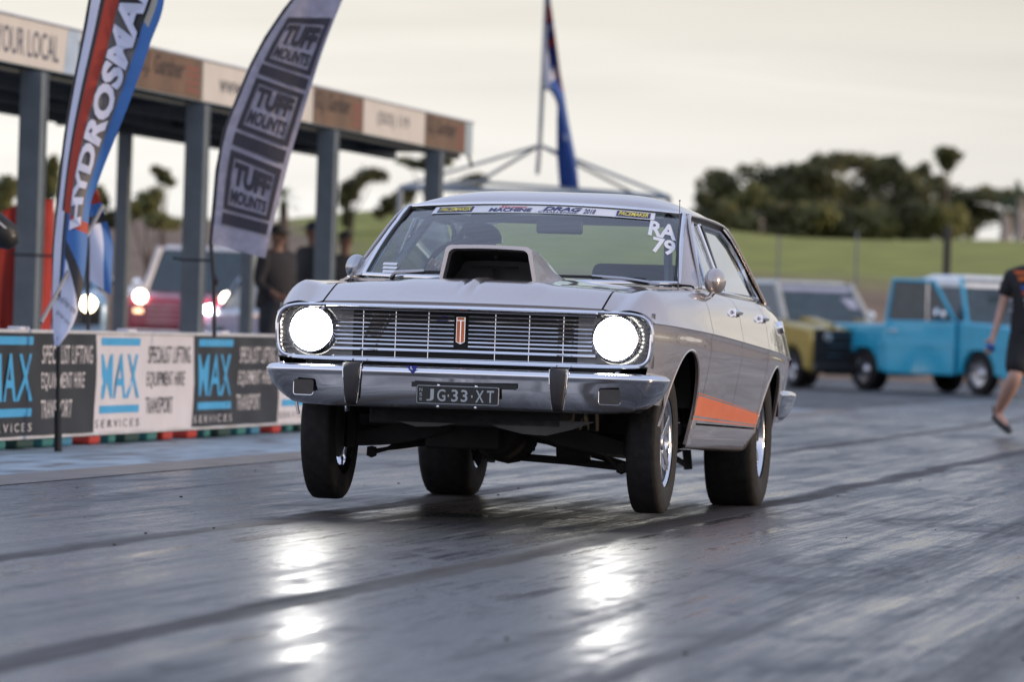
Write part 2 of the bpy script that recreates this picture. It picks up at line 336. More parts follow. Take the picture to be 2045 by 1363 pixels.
for sd in (-1, 1):
    side_panel('fender', -.80, .4955, sd, .622, ZH, lambda y: .40 if y < -.3 else .235)
    d1 = side_panel('door', .5045, 1.4355, sd, .80, lambda y: .955, .335)
    d2 = side_panel('door', 1.4445, 2.3455, sd, .80, lambda y: .957, .335)
    side_panel('quarter_panel', 2.3545, 3.95, sd, .70, lambda y: .958 if y < 3.3 else .958 - (y - 3.3) * .05, lambda y: .335 if y < 2.82 else .38)
    # sill
    b = MB(); rows = []
    for i in range(31):
        y = .40 + (2.44 - .40) * i / 30; e = sm(2.44, 2.25, y); zb = .300 - .075 * e
        rows.append([(sd * (W(y) - low_inset(z, .72) - dx), y, z) for z, dx in ((.330, .012), (.326, .0), ((.326 + zb) / 2, 0), (zb, .004), (zb - .012, .03), (zb - .012, .12))])
    b.grid(rows).build('sill', M_paint, car, smooth=50)
    # door handles: lever, pivot and finger recess
    for d, yh in ((d1, 1.30), (d2, 2.22)):
        x = sd * (W(yh) - .028); h = MB()
        h.tube([(x, yh - .075, .866), (x + sd * .022, yh - .05, .870), (x + sd * .026, yh + .05, .868), (x + sd * .004, yh + .085, .864)], [.010, .012, .012, .008], 8)
        h.box((x + sd * .006, yh - .055, .866), (.03, .04, .034)); h.box((x + sd * .004, yh + .07, .864), (.022, .03, .03))
        h.build('door_handle', M_chrome, d)
        MB().lathe([(0, .004), (.012, .004), (.014, -.02)], (x - sd * .002, yh + .06, .835), (sd, 0, 0), 14).build('door_lock', M_chrome, d)
    # orange side stripe, three bands
    s = MB()
    zt_ = interp([(.36, .472), (2.40, .408)]); zb_ = interp([(.36, .350), (2.40, .340)])
    for a0, a1 in ((0, .07), (.15, .90), (.965, 1)):
        rows = []
        for i in range(45):
            y = .375 + (2.395 - .375) * i / 44
            if arch(y): y = min(y, 2.398)
            r = []
            for k in range(7):
                t = a0 + (a1 - a0) * k / 6; z = zb_(y) + (zt_(y) - zb_(y)) * t
                r.append((sd * (W(y) - low_inset(z, .73) + .0015), y, z))
            rows.append(r)
        s.grid(rows)
    s.build('side_stripe', M_orange, car, smooth=60)
    # crease moulding clips seen as a fine chrome line over the arches
    for yc, a, zc, b_ in ((.02, .372, .31, .347), (2.82, .422, .31, .337)):
        pts = []
        for k in range(33):
            th = math.pi * k / 32; y = yc - a * math.cos(th); z = zc + b_ * math.sin(th)
            pts.append((sd * (W(y) - low_inset(z, .73) - .004), warp(W(y), y), z))
        MB().tube(pts, .007, 6).build('arch_lip', M_paint, car)
    # wheel housing
    for yc, r in ((.02, .40), (2.82, .45)):
        b = MB(); rows = []
        for k in range(25):
            th = math.pi * k / 24
            rows.append([(sd * x, yc - r * math.cos(th), .40 + (r - .10) * math.sin(th)) for x in (.86 if yc > 1 else .84, .45)])
        b.grid(rows); k = len(b.v)
        b.add([(sd * .45, yc - r, .40), (sd * .45, yc + r, .40), (sd * .45, yc + r, .74), (sd * .45, yc - r, .74)], [(0, 1, 2, 3)])
        b.build('wheel_housing', M_under, car)
# bonnet with front brow and centre crease
def hoodz(x, y):
    a = abs(x) / .62; z = ZH(y) + (.016 * sm(-.82, -.45, y) + .006) * (1 - a ** 2.4)
    z += (.010 * sm(.36, .28, abs(x)) * sm(-.78, -.4, y))
    if abs(x) < .10 and y < .2:
        z += sm(-.74, -.5, y) * (.008 * max(0, 1 - abs(x) / .022) - .006 * max(0, 1 - abs(abs(x) - .034) / .016))
    return z
xs = sorted(set([-.613 + 1.226 * i / 40 for i in range(41)] + [.34, -.34, .26, -.26] + [s * v for s in (1, -1) for v in (0, .012, .022, .03, .038, .05, .07, .1)]))
yl = [-.80, -.795, -.785, -.77, -.75, -.72, -.69, -.65, -.61, -.57, -.52, -.46] + [-.4 + .84 * i / 24 for i in range(25)]
rows = []
for x in xs:
    r = [(x, warp(x, -.80) + .07, ZH(-.80) - .020), (x, warp(x, -.80) + .004, ZH(-.80) - .012)]
    for y in yl: r.append((x, warp(x, y), hoodz(x, y)))
    rows.append(r)
xl = rows[0]; rows = [[(p[0] + .0, p[1], p[2] - .02) for p in xl]] + rows + [[(p[0], p[1], p[2] - .02) for p in rows[-1]]]
MB().grid(rows).build('bonnet', M_paint, car, smooth=28)
rows = []
for i in range(41):
    x = -.60 + 1.2 * i / 40; y = warp(x, -.80); rows.append([(x, y + .02, .782), (x, y - .006, .782), (x, y - .010, .786), (x, y - .004, .797), (x, y + .012, .802)])
MB().grid(rows).build('bonnet_lip', M_chrome, car, smooth=50)
# cowl panel with vent slots
rows = [[(x, .452 + .10 * (x / .75) ** 2 + dy, z) for dy, z in ((0, .93), (0, .952), (.05, .958), (.12, .957), (.2, .955))] for x in [-.80 + 1.6 * i / 30 for i in range(31)]]
cowl = MB().grid(rows).build('cowl', M_paint, car, smooth=40)
for sgn in (1, -1):
    v = MB()
    for i in range(15):
        v.box((sgn * (.15 + i * .021), .50 + .1 * ((.15 + i * .021) / .75) ** 2, .9585), (.009, .055, .004), rz=.25 * sgn)
    v.build('vent_grille', M_black, cowl)
# scoop
def scoop_sec(y, inner=0.0):
    t = (y + .20) / .70; zb = hoodz(.2, min(y, .40)) - .012; hb = .222 + .07 * sm(0, 1, t) - inner; ht = .178 + .02 * t - inner; top = 1.088 - .11 * t ** 1.6 - inner
    pts = [(-hb, zb)]
    for k in range(1, 7): q = k / 7; pts.append((-(hb + (ht + .02 - hb) * q), zb + (top - .03 - zb) * q))
    for k in range(7): th = math.pi / 2 * k / 6; pts.append((-(ht - .012 + .032 * math.cos(th)), top - .03 + .03 * math.sin(th)))
    left = pts; n = 6
    mid = [(-(ht - .012) + 2 * (ht - .012) * k / n, top + .004 * math.sin(math.pi * k / n)) for k in range(1, n)]
    return [(x, y, z) for x, z in left + mid + [(-x, z) for x, z in left[::-1]]]
rows = [scoop_sec(-.20 + .70 * i / 14) for i in range(15)]
inn = [scoop_sec(-.20, .016), scoop_sec(-.14, .020), scoop_sec(.12, .03)]
inn[0] = [(p[0], -.202, p[2]) for p in inn[0]]; 
sc_ = MB().grid(inn[::-1] + rows, mf=lambda i, j: 1 if i == 0 else 0).build('bonnet_scoop', [M_paint, M_mesh], car, smooth=40)
b = MB(); bk = scoop_sec(.10, .02); b.add(bk, [list(range(len(bk)))]); b.build('scoop_intake', M_mesh, sc_, smooth=0)
b = MB(); b.tube([(-.12, .0, 1.0), (.10, .0, 1.0)], .006); b.lathe([(0, 0), (.01, .004), (.012, .01)], (.0, -.02, 1.045), (0, -1, 0), 10); b.box((-.02, .05, .975), (.012, .01, .05)); b.build('butterfly_rod', M_under, sc_)
# windscreen and its surround
def ws(a, b_):
    bx, by, bz = .722 * a, .44 + .16 * a * a, .958 + .012 * a * a
    tx, ty, tz = .645 * a, 1.11 + .09 * a * a, 1.338 - .024 * a * a
    k = .018 * math.sin(math.pi * b_)
    return Vector((bx + (tx - bx) * b_, by + (ty - by) * b_ - k, bz + (tz - bz) * b_ + k))
rows = [[ws(-1 + 2 * i / 24, j / 10) for j in range(11)] for i in range(25)]
wg = MB().grid(rows).build('windscreen', M_glass, car, smooth=60)
per = [ws(-1, j / 12) for j in range(13)] + [ws(-1 + 2 * i / 24, 1) for i in range(1, 25)] + [ws(1, 1 - j / 12) for j in range(1, 13)] + [ws(1 - 2 * i / 24, 0) for i in range(1, 25)]
def off(p, d): return Vector((p.x * (1 + d), p.y - .006, p.z + .004 + (.006 if p.z > 1.25 else 0)))
MB().tube([off(p, .003) for p in per], .006, 6).build('screen_rubber', M_black, wg)
MB().tube([off(p, .022) for p in per], .011, 8, flat=.6).build('screen_trim', M_chrome, wg)
# roof
RX = interp([(0, .672), (.5, .682), (.85, .66), (1, .63)]); RE = interp([(0, 1.325), (.5, 1.320), (.8, 1.298), (1, 1.270)]); RC = interp([(0, .022), (.06, .062), (.3, .104), (.7, .102), (1, .085)])
def roof(a, t):
    y0 = 1.10 + .10 * a * a; y1 = 2.80 - .10 * a * a
    return Vector((RX(t) * a, y0 + (y1 - y0) * t, RE(t) + RC(t) * (1 - abs(a) ** 4.6) + (-.004 if t == 0 else 0)))
rows = [[roof(-1 + 2 * i / 40, j / 30) for j in range(31)] for i in range(41)]
MB().grid(rows).build('roof', M_paint, car, smooth=60)
def sx(z): return .815 - (z - .95) * .405
rear_edge = [(2.79, 1.335, .60), (2.93, 1.24, .635), (3.08, 1.13, .665), (3.24, 1.03, .690), (3.40, .957, .705)]
for sd in (-1, 1):
    # windscreen pillar
    rows = []
    for j in range(13):
        q = j / 12; p = ws(1, q); z = .955 + (1.318 - .955) * q; y = .69 + (1.27 - .69) * q
        o_ = Vector((sx(z) + .012, y, z)); mid = (p + o_) / 2 + Vector((.012, -.012, .006))
        rows.append([(sd * (v_.x), v_.y, v_.z) for v_ in (p + Vector((.006, 0, 0)), p * .5 + mid * .5 + Vector((.006, -.006, 0)), mid, o_, o_ + Vector((-.03, .05, 0)))])
    MB().grid(rows).build('windscreen_pillar', M_paint, car, smooth=40)
    # rear pillar
    fr = [(2.30, 1.302), (2.46, 1.262), (2.58, 1.19), (2.72, 1.08), (2.87, .960)]
    rows = []
    for (y0, z0), (y1, z1, x1) in zip(fr, rear_edge):
        rows.append([(sd * ((sx(z0) + .012) * (1 - t) + x1 * t + .03 * math.sin(math.pi * t)), y0 + (y1 - y0) * t, z0 + (z1 - z0) * t) for t in [k / 8 for k in range(9)]])
    MB().grid(rows).build('rear_pillar', M_paint, car, smooth=60)
    # side rail over the doors and drip gutter
    rl = [(.69, .955), (1.27, 1.318), (1.9, 1.325), (2.3, 1.318), (2.50, 1.275), (2.66, 1.17), (2.90, .960)]
    fy = interp([(i / 6, y) for i, (y, z) in enumerate(rl)]); fz = interp([(i / 6, z) for i, (y, z) in enumerate(rl)])
    pts = [(sd * (sx(fz(t)) + .014), fy(t), fz(t)) for t in [k / 50 for k in range(51)]]
    MB().tube(pts, .0075, 8).build('drip_gutter', M_paint, car)
    rows = [[(sd * (sx(fz(t)) + .012), fy(t), fz(t)), (sd * (sx(fz(t)) - .004), fy(t) + (.035 if t < .17 else 0) - (.06 if t > .66 else 0), fz(t) - (.042 if .12 < t < .72 else .0))] for t in [k / 50 for k in range(51)]]
    MB().grid(rows).build('door_frame', M_black, car, smooth=60)
    # window glass, frames, quarter light
    for poly, dn in (([(.74, .965), (1.285, 1.283), (1.47, 1.285), (1.50, .965)], 'f'), ([(1.56, .965), (1.53, 1.285), (2.18, 1.282), (2.40, 1.225), (2.56, 1.12), (2.72, .975)], 'r')):
        g = MB(); g.add([(sd * (sx(z) - .008), y, z) for y, z in poly], [list(range(len(poly)))])
        go = g.build('side_window', M_sideglass, car, smooth=0)
        pp = poly + [poly[0], poly[1]]
        MB().tube([(sd * (sx(z) + .002), y, z) for y, z in pp[:-1]], .010, 6).build('window_frame', M_chrome, go)
    MB().tube([(sd * (sx(.965)), 1.00, .965), (sd * sx(1.22), 1.17, 1.22)], .009, 6).build('quarter_light_bar', M_chrome, car)
    MB().box((sd * (sx(1.12) + .001), 1.525, 1.125), (.02, .055, .33), M=Matrix.Rotation(sd * -.36, 3, 'Y')).build('door_pillar', M_black, car)
    MB().tube([(sd * .815, .62, .958), (sd * .822, 1.4, .962), (sd * .822, 2.35, .966), (sd * .80, 2.62, .968)], .008, 6).build('belt_trim', M_chrome, car)
    # door mirror
    mx_, my_, mz_ = (.875, .74, .992) if sd > 0 else (-.815, .74, 1.008)
    b = MB(); rows = []
    for i in range(13):
        q = i / 12; d = .11 * (q - .35); r = math.sqrt(max(0, 1 - (1 - q) ** 2.4)) if q < 1 else 1.0
        rows.append([(mx_ + .050 * r * math.cos(t) , my_ + d, mz_ + (.064 * r * math.sin(t)) * (1.0 if math.sin(t) > 0 else .92)) for t in [2 * math.pi * k / 24 for k in range(24)]])
    b.grid(rows, closed=True)
    mo = b.build('door_mirror', M_paint if sd > 0 else M_satin, car, smooth=50)
    MB().lathe([(0, 0), (.040, 0)], (mx_, my_ + .069, mz_), (0, 1, 0), 20).build('mirror_glass', M_chrome, mo)
    MB().tube([(mx_, my_ + .02, mz_ - .05), (mx_ - sd * .02, my_ + .03, mz_ - .075), (mx_ - sd * .035, my_ + .03, mz_ - .075)], .012, 8).build('mirror_stalk', M_chrome, mo)
# back glass, boot lid, tail
rows = [[Vector((a * x1, y1 + .10 * (1 - a * a) * 0, z1 + .05 * (1 - abs(a) ** 2.6) * (1 - i / 4))) for a in [-1 + k / 6 for k in range(13)]] for i, (y1, z1, x1) in enumerate(rear_edge)]
MB().grid(rows).build('back_glass', glass('back_glass', (.88, .94, .88), 1.45), car, smooth=60)
rows = [[(a * (.70 - .02 * t), 3.34 + .60 * t, .962 - .04 * t ** 2 + .012 * (1 - a * a)) for a in [-1 + k / 6 for k in range(13)]] for t in [k / 8 for k in range(9)]]
rows += [[(a * .66, 3.955, .90 + .012 * (1 - a * a)) for a in [-1 + k / 6 for k in range(13)]], [(a * .66, 3.96, .45) for a in [-1 + k / 6 for k in range(13)]]]
MB().grid(rows).build('boot_lid', M_paint, car, smooth=40)
for sd in (-1, 1):
    b = MB(); b.lathe([(0, .03), (.055, .03), (.062, .02), (.085, .006), (.09, -.02)], (sd * .74, 3.95, .70), (0, 1, 0), 24); b.build('tail_lamp', M_redink, car)
fc = MB(); fc.lathe([(0, .038), (.030, .036), (.034, .012), (.048, .010), (.058, .0), (.058, -.03)], (W(3.12) - .045, 3.12, .845), (1, 0, .25), 24); fc.build('fuel_cap', M_chrome, car)
# ---- nose: surround, lamps, grille
def surround(sd):
    return [(0, warp(0, -.8) + .012, .792), (sd * .3, warp(.3, -.8) + .010, .792), (sd * .6, warp(.6, -.8) + .008, .790), (sd * .72, warp(.72, -.8) + .006, .788), (sd * .785, warp(.8, -.8) + .004, .776), (sd * .818, -.715, .750), (sd * .830, -.71, .705), (sd * .828, -.71, .65), (sd * .820, -.71, .60), (sd * .803, -.712, .575), (sd * .77, -.72, .562), (sd * .55, -.745, .556), (sd * .3, -.76, .556), (0, -.775, .556)]
def cat(pts, n=80):
    k = len(pts); fx, fy_, fz_ = (interp([(i, p[c]) for i, p in enumerate(pts)]) for c in range(3))
    return [(fx(t), fy_(t), fz_(t)) for t in [(k - 1) * i / n for i in range(n + 1)]]
for sd in (-1, 1):
    MB().tube(cat(surround(sd)), .0105, 8).build('grille_surround', M_chrome, car)
    # nose side return behind the surround down to the bumper
    rows = []
    def nx_(z):
        q = max(0, (z - .752) / .052); return W(-.8) - (low_inset(z, .752) if z < .752 else .10 * (.42 * q + .58 * q ** 4)) + .001
    for p in cat(surround(sd)[3:11], 30):
        rows.append([(sd * max(abs(p[0]), nx_(p[2])), warp(nx_(p[2]), -.8) + .001, p[2]), (p[0], p[1] + .004, p[2]), (p[0] - sd * .018, p[1] + .06, p[2])])
    MB().grid(rows).build('nose_return', M_paint, car, smooth=50)
    # lamp bucket plate with short ribs
    bp = MB(); bp.grid([[(sd * x, -.668 + .03 * (x - .5), z) for z in (.556, .62, .70, .795)] for x in (.50, .6, .7, .80, .835)])
    for k in range(9): bp.box((sd * .792, -.690, .602 + k * .0185), (.052, .012, .007))
    bo = bp.build('lamp_plate', M_satin if False else mat('lamp_plate_silver', (.20, .20, .20), .4, .8, var=.1), car, smooth=0)
    hx, hz = sd * .674, .680
    hl = MB().lathe([(.0, .030), (.03, .029), (.06, .024), (.076, .016)], (hx, -.716, hz), (0, -1, 0), 40).build('headlight', M_lamp, car, smooth=60)
    MB().lathe([(.076, .016), (.082, .012), (.088, .003)], (hx, -.716, hz), (0, -1, 0), 48).build('lens_edge', mat('lens_edge_glow', (.8, .8, .8), .2, emit=(1, .93, .78), es=1.4), hl, smooth=60)
    MB().lathe([(.086, .004), (.090, .020), (.097, .024), (.104, .016), (.108, -.02), (.110, -.05)], (hx, -.716, hz), (0, -1, 0), 48).build('headlight_ring', M_chrome, hl, smooth=60)
def gy(x): return -.752 + .05 * (abs(x) / .6) ** 1.6 - .010 * max(0, 1 - abs(x) / .1)
def hbar(z, r, x1=.60, tx=0):
    return [[(s * x, gy(x), z) for s in (1,)] and [(x, gy(x), z) for x in [-x1 + 2 * x1 * i / 24 for i in range(25)]]]
grille = MB().grid([[(x, -.665, z) for z in (.552, .80)] for x in [-.56, 0, .56]]).build('grille', M_mesh, car, smooth=0)
for z, r in [(.7745, .0052), (.602, .0075), (.5655, .0050)]:
    MB().tube(hbar(z, r, .585)[0], r, 8).build('grille_bar', M_chrome, grille)
for i in range(8):
    z = .7545 - i * .01855
    for s in (-1, 1):
        MB().tube([(s * x, gy(x), z) for x in [.032 + (.57 - .032) * k / 12 for k in range(13)]], .0036, 6).build('grille_bar', M_chrome, grille)
for k in (-3, -2, -1, 1, 2, 3):
    x = k * .148; MB().tube([(x, gy(x) + .004, .566), (x, gy(x) + .004, .768)], .0028, 6).build('grille_upright', M_chrome, grille)
em = MB(); em.prism([(-.020, .752), (.020, .752), (.020, .642), (0, .632), (-.020, .642)], lambda x, z: (x, -.755, z), lambda x, z: (x, -.775, z))
emb = em.build('grille_badge', M_chrome, car, smooth=0, bevel=.002)
b = MB()
for s in (-1, 1): b.prism([(s * .0025, .735), (s * .0165, .735), (s * .0165, .645), (s * .0025, .638)], lambda x, z: (x, -.774, z), lambda x, z: (x, -.7775, z))
b.prism([(-.016, .750), (.016, .750), (.016, .738), (-.016, .738)], lambda x, z: (x, -.774, z), lambda x, z: (x, -.7772, z)); b.build('badge_enamel', M_orange, emb, smooth=0)
# valance behind bumper
MB().grid([[(x, -.70, z) for z in (.375, .56)] for x in (-.70, 0, .70)]).build('front_valance', M_under, car, smooth=0)
# ---- bumpers
def bumper(name, path, zs=0.0, flip=1, mat_=M_chrome, tk=.085):
    fx = interp([(i, p[0]) for i, p in enumerate(path)]); fy_ = interp([(i, p[1]) for i, p in enumerate(path)]); n = (len(path) - 1) * 8; rows = []
    prof = [(-.11, .524), (-.05, .530), (-.022, .527), (-.006, .519), (.0, .508), (.001, .500), (-.004, .492), (-.006, .480), (-.009, .44), (-.016, .40), (-.026, .372), (-.040, .356), (-.07, .349)]
    for i in range(n + 1):
        t = i / 8; x, y = fx(t), fy_(t); dx, dy = fx(t + .05) - fx(t - .05), fy_(t + .05) - fy_(t - .05); L_ = math.hypot(dx, dy) or 1
        nx, ny = flip * dy / L_, flip * -dx / L_; cw = sm(.55, .88, abs(x)); r = []
        for o_, z in prof:
            k = max(0, (.49 - z) / .14); o2 = o_ - tk * k ** 1.5 * cw; z2 = z + .012 * cw * k
            r.append((x + nx * o2, y + ny * o2, z2 + zs))
        rows.append(r)
    return MB().grid(rows).build(name, mat_, car, smooth=55)
half = [(.80, -.30), (.872, -.42), (.892, -.56), (.880, -.68), (.835, -.775), (.72, -.825), (.5, -.858), (.25, -.882), (0, -.900)]
fb = bumper('front_bumper', [(-x, y) for x, y in half] + half[::-1][1:])
def by(x): return interp([(0, -.900), (.25, -.882), (.5, -.858), (.72, -.825), (.84, -.77)])(abs(x))
for sd in (-1, 1):
    x0 = sd * .455; rows = []
    for z, d, hw in ((.525, -.07, .030), (.538, -.045, .034), (.541, -.01, .037), (.533, .014, .038), (.51, .024, .038), (.47, .026, .035), (.43, .026, .031), (.39, .022, .026), (.362, .012, .022), (.355, -.02, .020)):
        y = by(x0) - d; rows.append([(x0 - hw, y + .035, z), (x0 - hw, y + .006, z), (x0 - hw + .006, y, z), (x0 + hw - .006, y, z), (x0 + hw, y + .006, z), (x0 + hw, y + .035, z)])
    ov = MB().grid(rows).build('overrider', M_rubtrim, fb, smooth=60)
    b = MB()
    for s in (-1, 1): b.tube([(x0 + s * (hw + .002), by(x0) - d + .008, z) for z, d, hw in ((.525, -.07, .030), (.538, -.045, .034), (.541, -.01, .037), (.533, .014, .038), (.51, .020, .038), (.47, .020, .035), (.40, .016, .028), (.362, .008, .022))], .0028, 6)
    b.build('overrider_edge', M_chrome, ov)
    # turn lamp in the bumper face
    x0 = sd * .675
    def fl(a, z, d, x0=x0): return (x0 + a, by(x0 + a) - d + .004, z)
    def rr(w_, h_, r_):
        o = []
        for cx, cz, a0 in ((w_ - r_, h_ - r_, 0), (-w_ + r_, h_ - r_, 90), (-w_ + r_, -h_ + r_, 180), (w_ - r_, -h_ + r_, 270)):
            for k in range(5): th = rad(a0 + 22.5 * k); o.append((cx + r_ * math.cos(th), cz + r_ * math.sin(th)))
        return o
    q = rr(.046, .034, .012)
    tl = MB().add([fl(a, .425 + z, .007) for a, z in q], [list(range(len(q)))]).build('turn_lamp', M_amber, fb, smooth=0)
    MB().tube([fl(a, .425 + z, .006) for a, z in q[9:]], .0024, 6).build('lamp_rim', M_chrome, tl)
    # wrap bolts
for x in (-.74, -.20 + .04, .10, .74):
    pass
for x in (-.79, .70): MB().lathe([(0, .006), (.008, .005), (.010, 0)], (x, by(x) + .03, .529), (0, 0, 1), 12).build('bumper_bolt', M_chrome, fb)
rh = [(.82, 3.42), (.855, 3.46), (.876, 3.56), (.878, 3.78), (.85, 3.95), (.70, 4.03), (.35, 4.05), (0, 4.06)]
rb = bumper('rear_bumper', rh[::1] + [(-x, y) for x, y in rh[::-1][1:]], .01, 1, tk=.045)
# blue recovery arrow on the bumper
tri = MB().add([(-.212, by(.2) - .004, .531), (-.158, by(.2) - .006, .531), (-.180, by(.2) - .0075, .494)], [(0, 1, 2)]).build('tow_arrow_sticker', mat('blue_vinyl', (.02, .035, .30), .5, var=.03), fb, smooth=0)
b = MB(); b.tube([(-.189, by(.2) - .0085, .527), (-.1885, by(.2) - .0095, .518), (-.181, by(.2) - .010, .515)], .0022, 6); b.build('arrow_mark', M_white, tri)
# number plate
pc = (.028, -.928, .409)
pl = MB().box(pc, (.366, .004, .083)).build('number_plate', M_plate, car, smooth=0, bevel=.0015)
def pf(a, z, d=0): return (pc[0] - .183 + .366 * a, pc[1] - .0035 - d, pc[2] - .0415 + .083 * z)
b = MB(); q = rr(.179, .038, .007); b.tube([(pc[0] + x, pc[1] - .003, pc[2] + z) for x, z in q + [q[0]]], .0016, 6)
for tx, a0, a1 in (('J', .125, .215), ('G', .255, .355), ('3', .425, .505), ('3', .540, .620), ('X', .715, .815), ('T', .85, .935)):
    text_on(b, tx, pf, (a0, .17, a1, .80), bold=.012)
for a in (.390, .672): b.box(pf(a, .47), (.006, .002, .010))
for i, c in enumerate('NSW'): text_on(b, c, pf, (.040, .66 - i * .25, .075, .84 - i * .25), bold=.01)
b.build('plate_lettering', M_plateink, pl, smooth=0)
for x in (-.085, .080):
    for z in (-.050, .040): MB().lathe([(0, .004), (.005, .003), (.007, 0)], (pc[0] + x, pc[1] - .003, pc[2] + z), (0, -1, 0), 10).build('plate_screw', M_chrome, pl)
MB().box((.05, -.905, .452), (.46, .012, .022)).build('plate_recess', M_black, fb)
# ---- windscreen banner and numbers
def wsf(a, b_, d=.004):
    p = ws(a, b_); return (p.x, p.y - d, p.z + d * .6)
bn = MB(); bn.grid([[wsf(-.80 + 1.62 * i / 40, v_ - .012 * abs(-.80 + 1.62 * i / 40) ** 2) for v_ in (.868, .92, .985)] for i in range(41)])
bn = bn.build('windscreen_banner', M_white, wg, smooth=0)
def bf(a, z, d=.006):
    return wsf(a, .868 + .117 * z - .012 * a * a, d)
b = MB()
for a0, a1 in ((-.765, -.50), (.55, .79)):
    b.grid([[bf(a0 + (a1 - a0) * i / 8, z, .0055) for z in (.12, .88)] for i in range(9)], 0)
    text_on(b, 'PACEMAKER', lambda a, z: bf(a, z, .008), (a0 + .015, .22, a1 - .015, .80), bold=.02, shear=.25, mi=1)
text_on(b, 'MACHINE', lambda a, z: bf(a, z, .0065), (-.375, .12, -.06, .62), bold=.035, shear=.1, mi=0)
text_on(b, 'Street', lambda a, z: bf(a, z, .008), (-.31, .58, -.10, .93), bold=.01, shear=.4, mi=2)
text_on(b, 'DRAG', lambda a, z: bf(a, z, .0065), (.02, .36, .30, .90), bold=.04, shear=.3, mi=0)
text_on(b, 'CHALLENGE', lambda a, z: bf(a, z, .0065), (-.01, .08, .28, .30), bold=.02, shear=.2, mi=0)
text_on(b, '2018', lambda a, z: bf(a, z, .0065), (.315, .15, .40, .80), bold=.02, shear=.2, mi=0)
b.build('banner_lettering', [M_navy, M_yellow, M_redink], bn, smooth=0)
b = MB()
text_on(b, 'RA', lambda a, z: wsf(a, z - .35 * (a - .8), .002), (.795, .62, .985, .86), bold=.035)
text_on(b, '79', lambda a, z: wsf(a, z - .35 * (a - .84), .002), (.835, .385, .985, .60), bold=.03)
b.build('class_number', M_white, wg, smooth=0)
b = MB()
for i in range(3): b.grid([[wsf(a - i * .012, z, .005) for z in (.03 + i * .045, .062 + i * .045)] for a in (-.90, -.80)])
b.build('scrutineer_sticker', M_white, wg, smooth=0)
# wipers, aerial
for pts, arm in (([(.165, .405, .984), (.42, .45, .985), (.60, .50, .984)], [(.66, .52, .962), (.50, .455, .982), (.36, .44, .990)]), ([(-.57, .50, .978), (-.40, .44, .985), (-.22, .415, .990)], [(-.585, .50, .955), (-.56, .47, .980), (-.42, .44, .992)])):
    wp = MB().tube(pts, [.006, .009, .006], 6).build('wiper', M_black, car)
    MB().tube(arm, [.012, .010, .006], 6).build('wiper_arm', M_satin, wp)
b = MB(); b.tube([(.772, .36, .925), (.768, .37, 1.10), (.762, .385, 1.335)], [.0032, .0020, .0016], 6); b.lathe([(0, .008), (.005, .004), (0, -.004)], (.762, .385, 1.338), (0, 0, 1), 8); b.lathe([(0, .012), (.008, .010), (.013, 0)], (.772, .36, .925), (0, 0, 1), 10)
b.build('aerial', M_grey, car)
# ---- cabin
b = MB(); b.box((0, 1.9, .30), (1.60, 3.0, .05)); b.box((0, .66, .84), (1.50, .30, .20)); b.box((0, .50, .60), (1.2, .05, .6)); b.build('cabin_floor', M_cloth, car)
for sd in (-1, 1):
    MB().grid([[(sd * .78, y, z) for z in (.3, .95)] for y in (.55, 2.7)]).build('door_trim', M_cloth, car, smooth=0)
for x in (-.37, .37):
    st = MB().box((x, 1.42, .50), (.48, .5, .16)).build('front_seat', M_cloth, car, bevel=.04)
    MB().box((x, 1.70, .80), (.46, .12, .60), M=Matrix.Rotation(-.2, 3, 'X')).build('seat_back', M_cloth, st, bevel=.04)
b = MB(); b.box((0, 2.62, .50), (1.3, .5, .16)); b.box((0, 2.90, .72), (1.3, .14, .42)); b.build('rear_bench', M_cloth, car, bevel=.03)
MB().box((0, 3.12, .93), (1.3, .42, .03)).build('parcel_shelf', M_cloth, car)
cage = MB()
cage.tube([(-.60, 1.95, .35), (-.60, 1.95, 1.15), (-.50, 1.95, 1.31), (.50, 1.95, 1.31), (.60, 1.95, 1.15), (.60, 1.95, .35)], .021, 8)
for s in (-1, 1):
    cage.tube([(s * .52, 1.95, 1.30), (s * .56, 1.35, 1.31), (s * .66, .78, .98), (s * .68, .7, .40)], .020, 8)
    cage.tube([(s * .50, 1.95, 1.28), (s * .45, 2.9, .95)], .020, 8); cage.tube([(s * .60, 1.95, .80), (s * .66, .75, .45)], .020, 8)
cage.tube([(-.6, 1.95, .95), (.6, 1.95, .95)], .020, 8); 
cage.build('roll_cage', mat('cage_grey', (.10, .11, .13), .4, .2), car)
b = MB(); b.tube([(-.37 + .18 * math.cos(t), 1.08 + .05 * math.sin(t), .98 + .18 * math.sin(t)) for t in [2 * math.pi * k / 28 for k in range(29)]], .013, 8); b.tube([(-.37, 1.1, .98), (-.37, .8, .88)], .02, 8); b.tube([(-.55, 1.08, .98), (-.19, 1.08, .98)], .012, 6); b.build('steering_wheel', M_black, car)
MB().box((.10, 1.02, 1.235), (.22, .03, .065)).build('rear_view_mirror', M_black, car, bevel=.012)
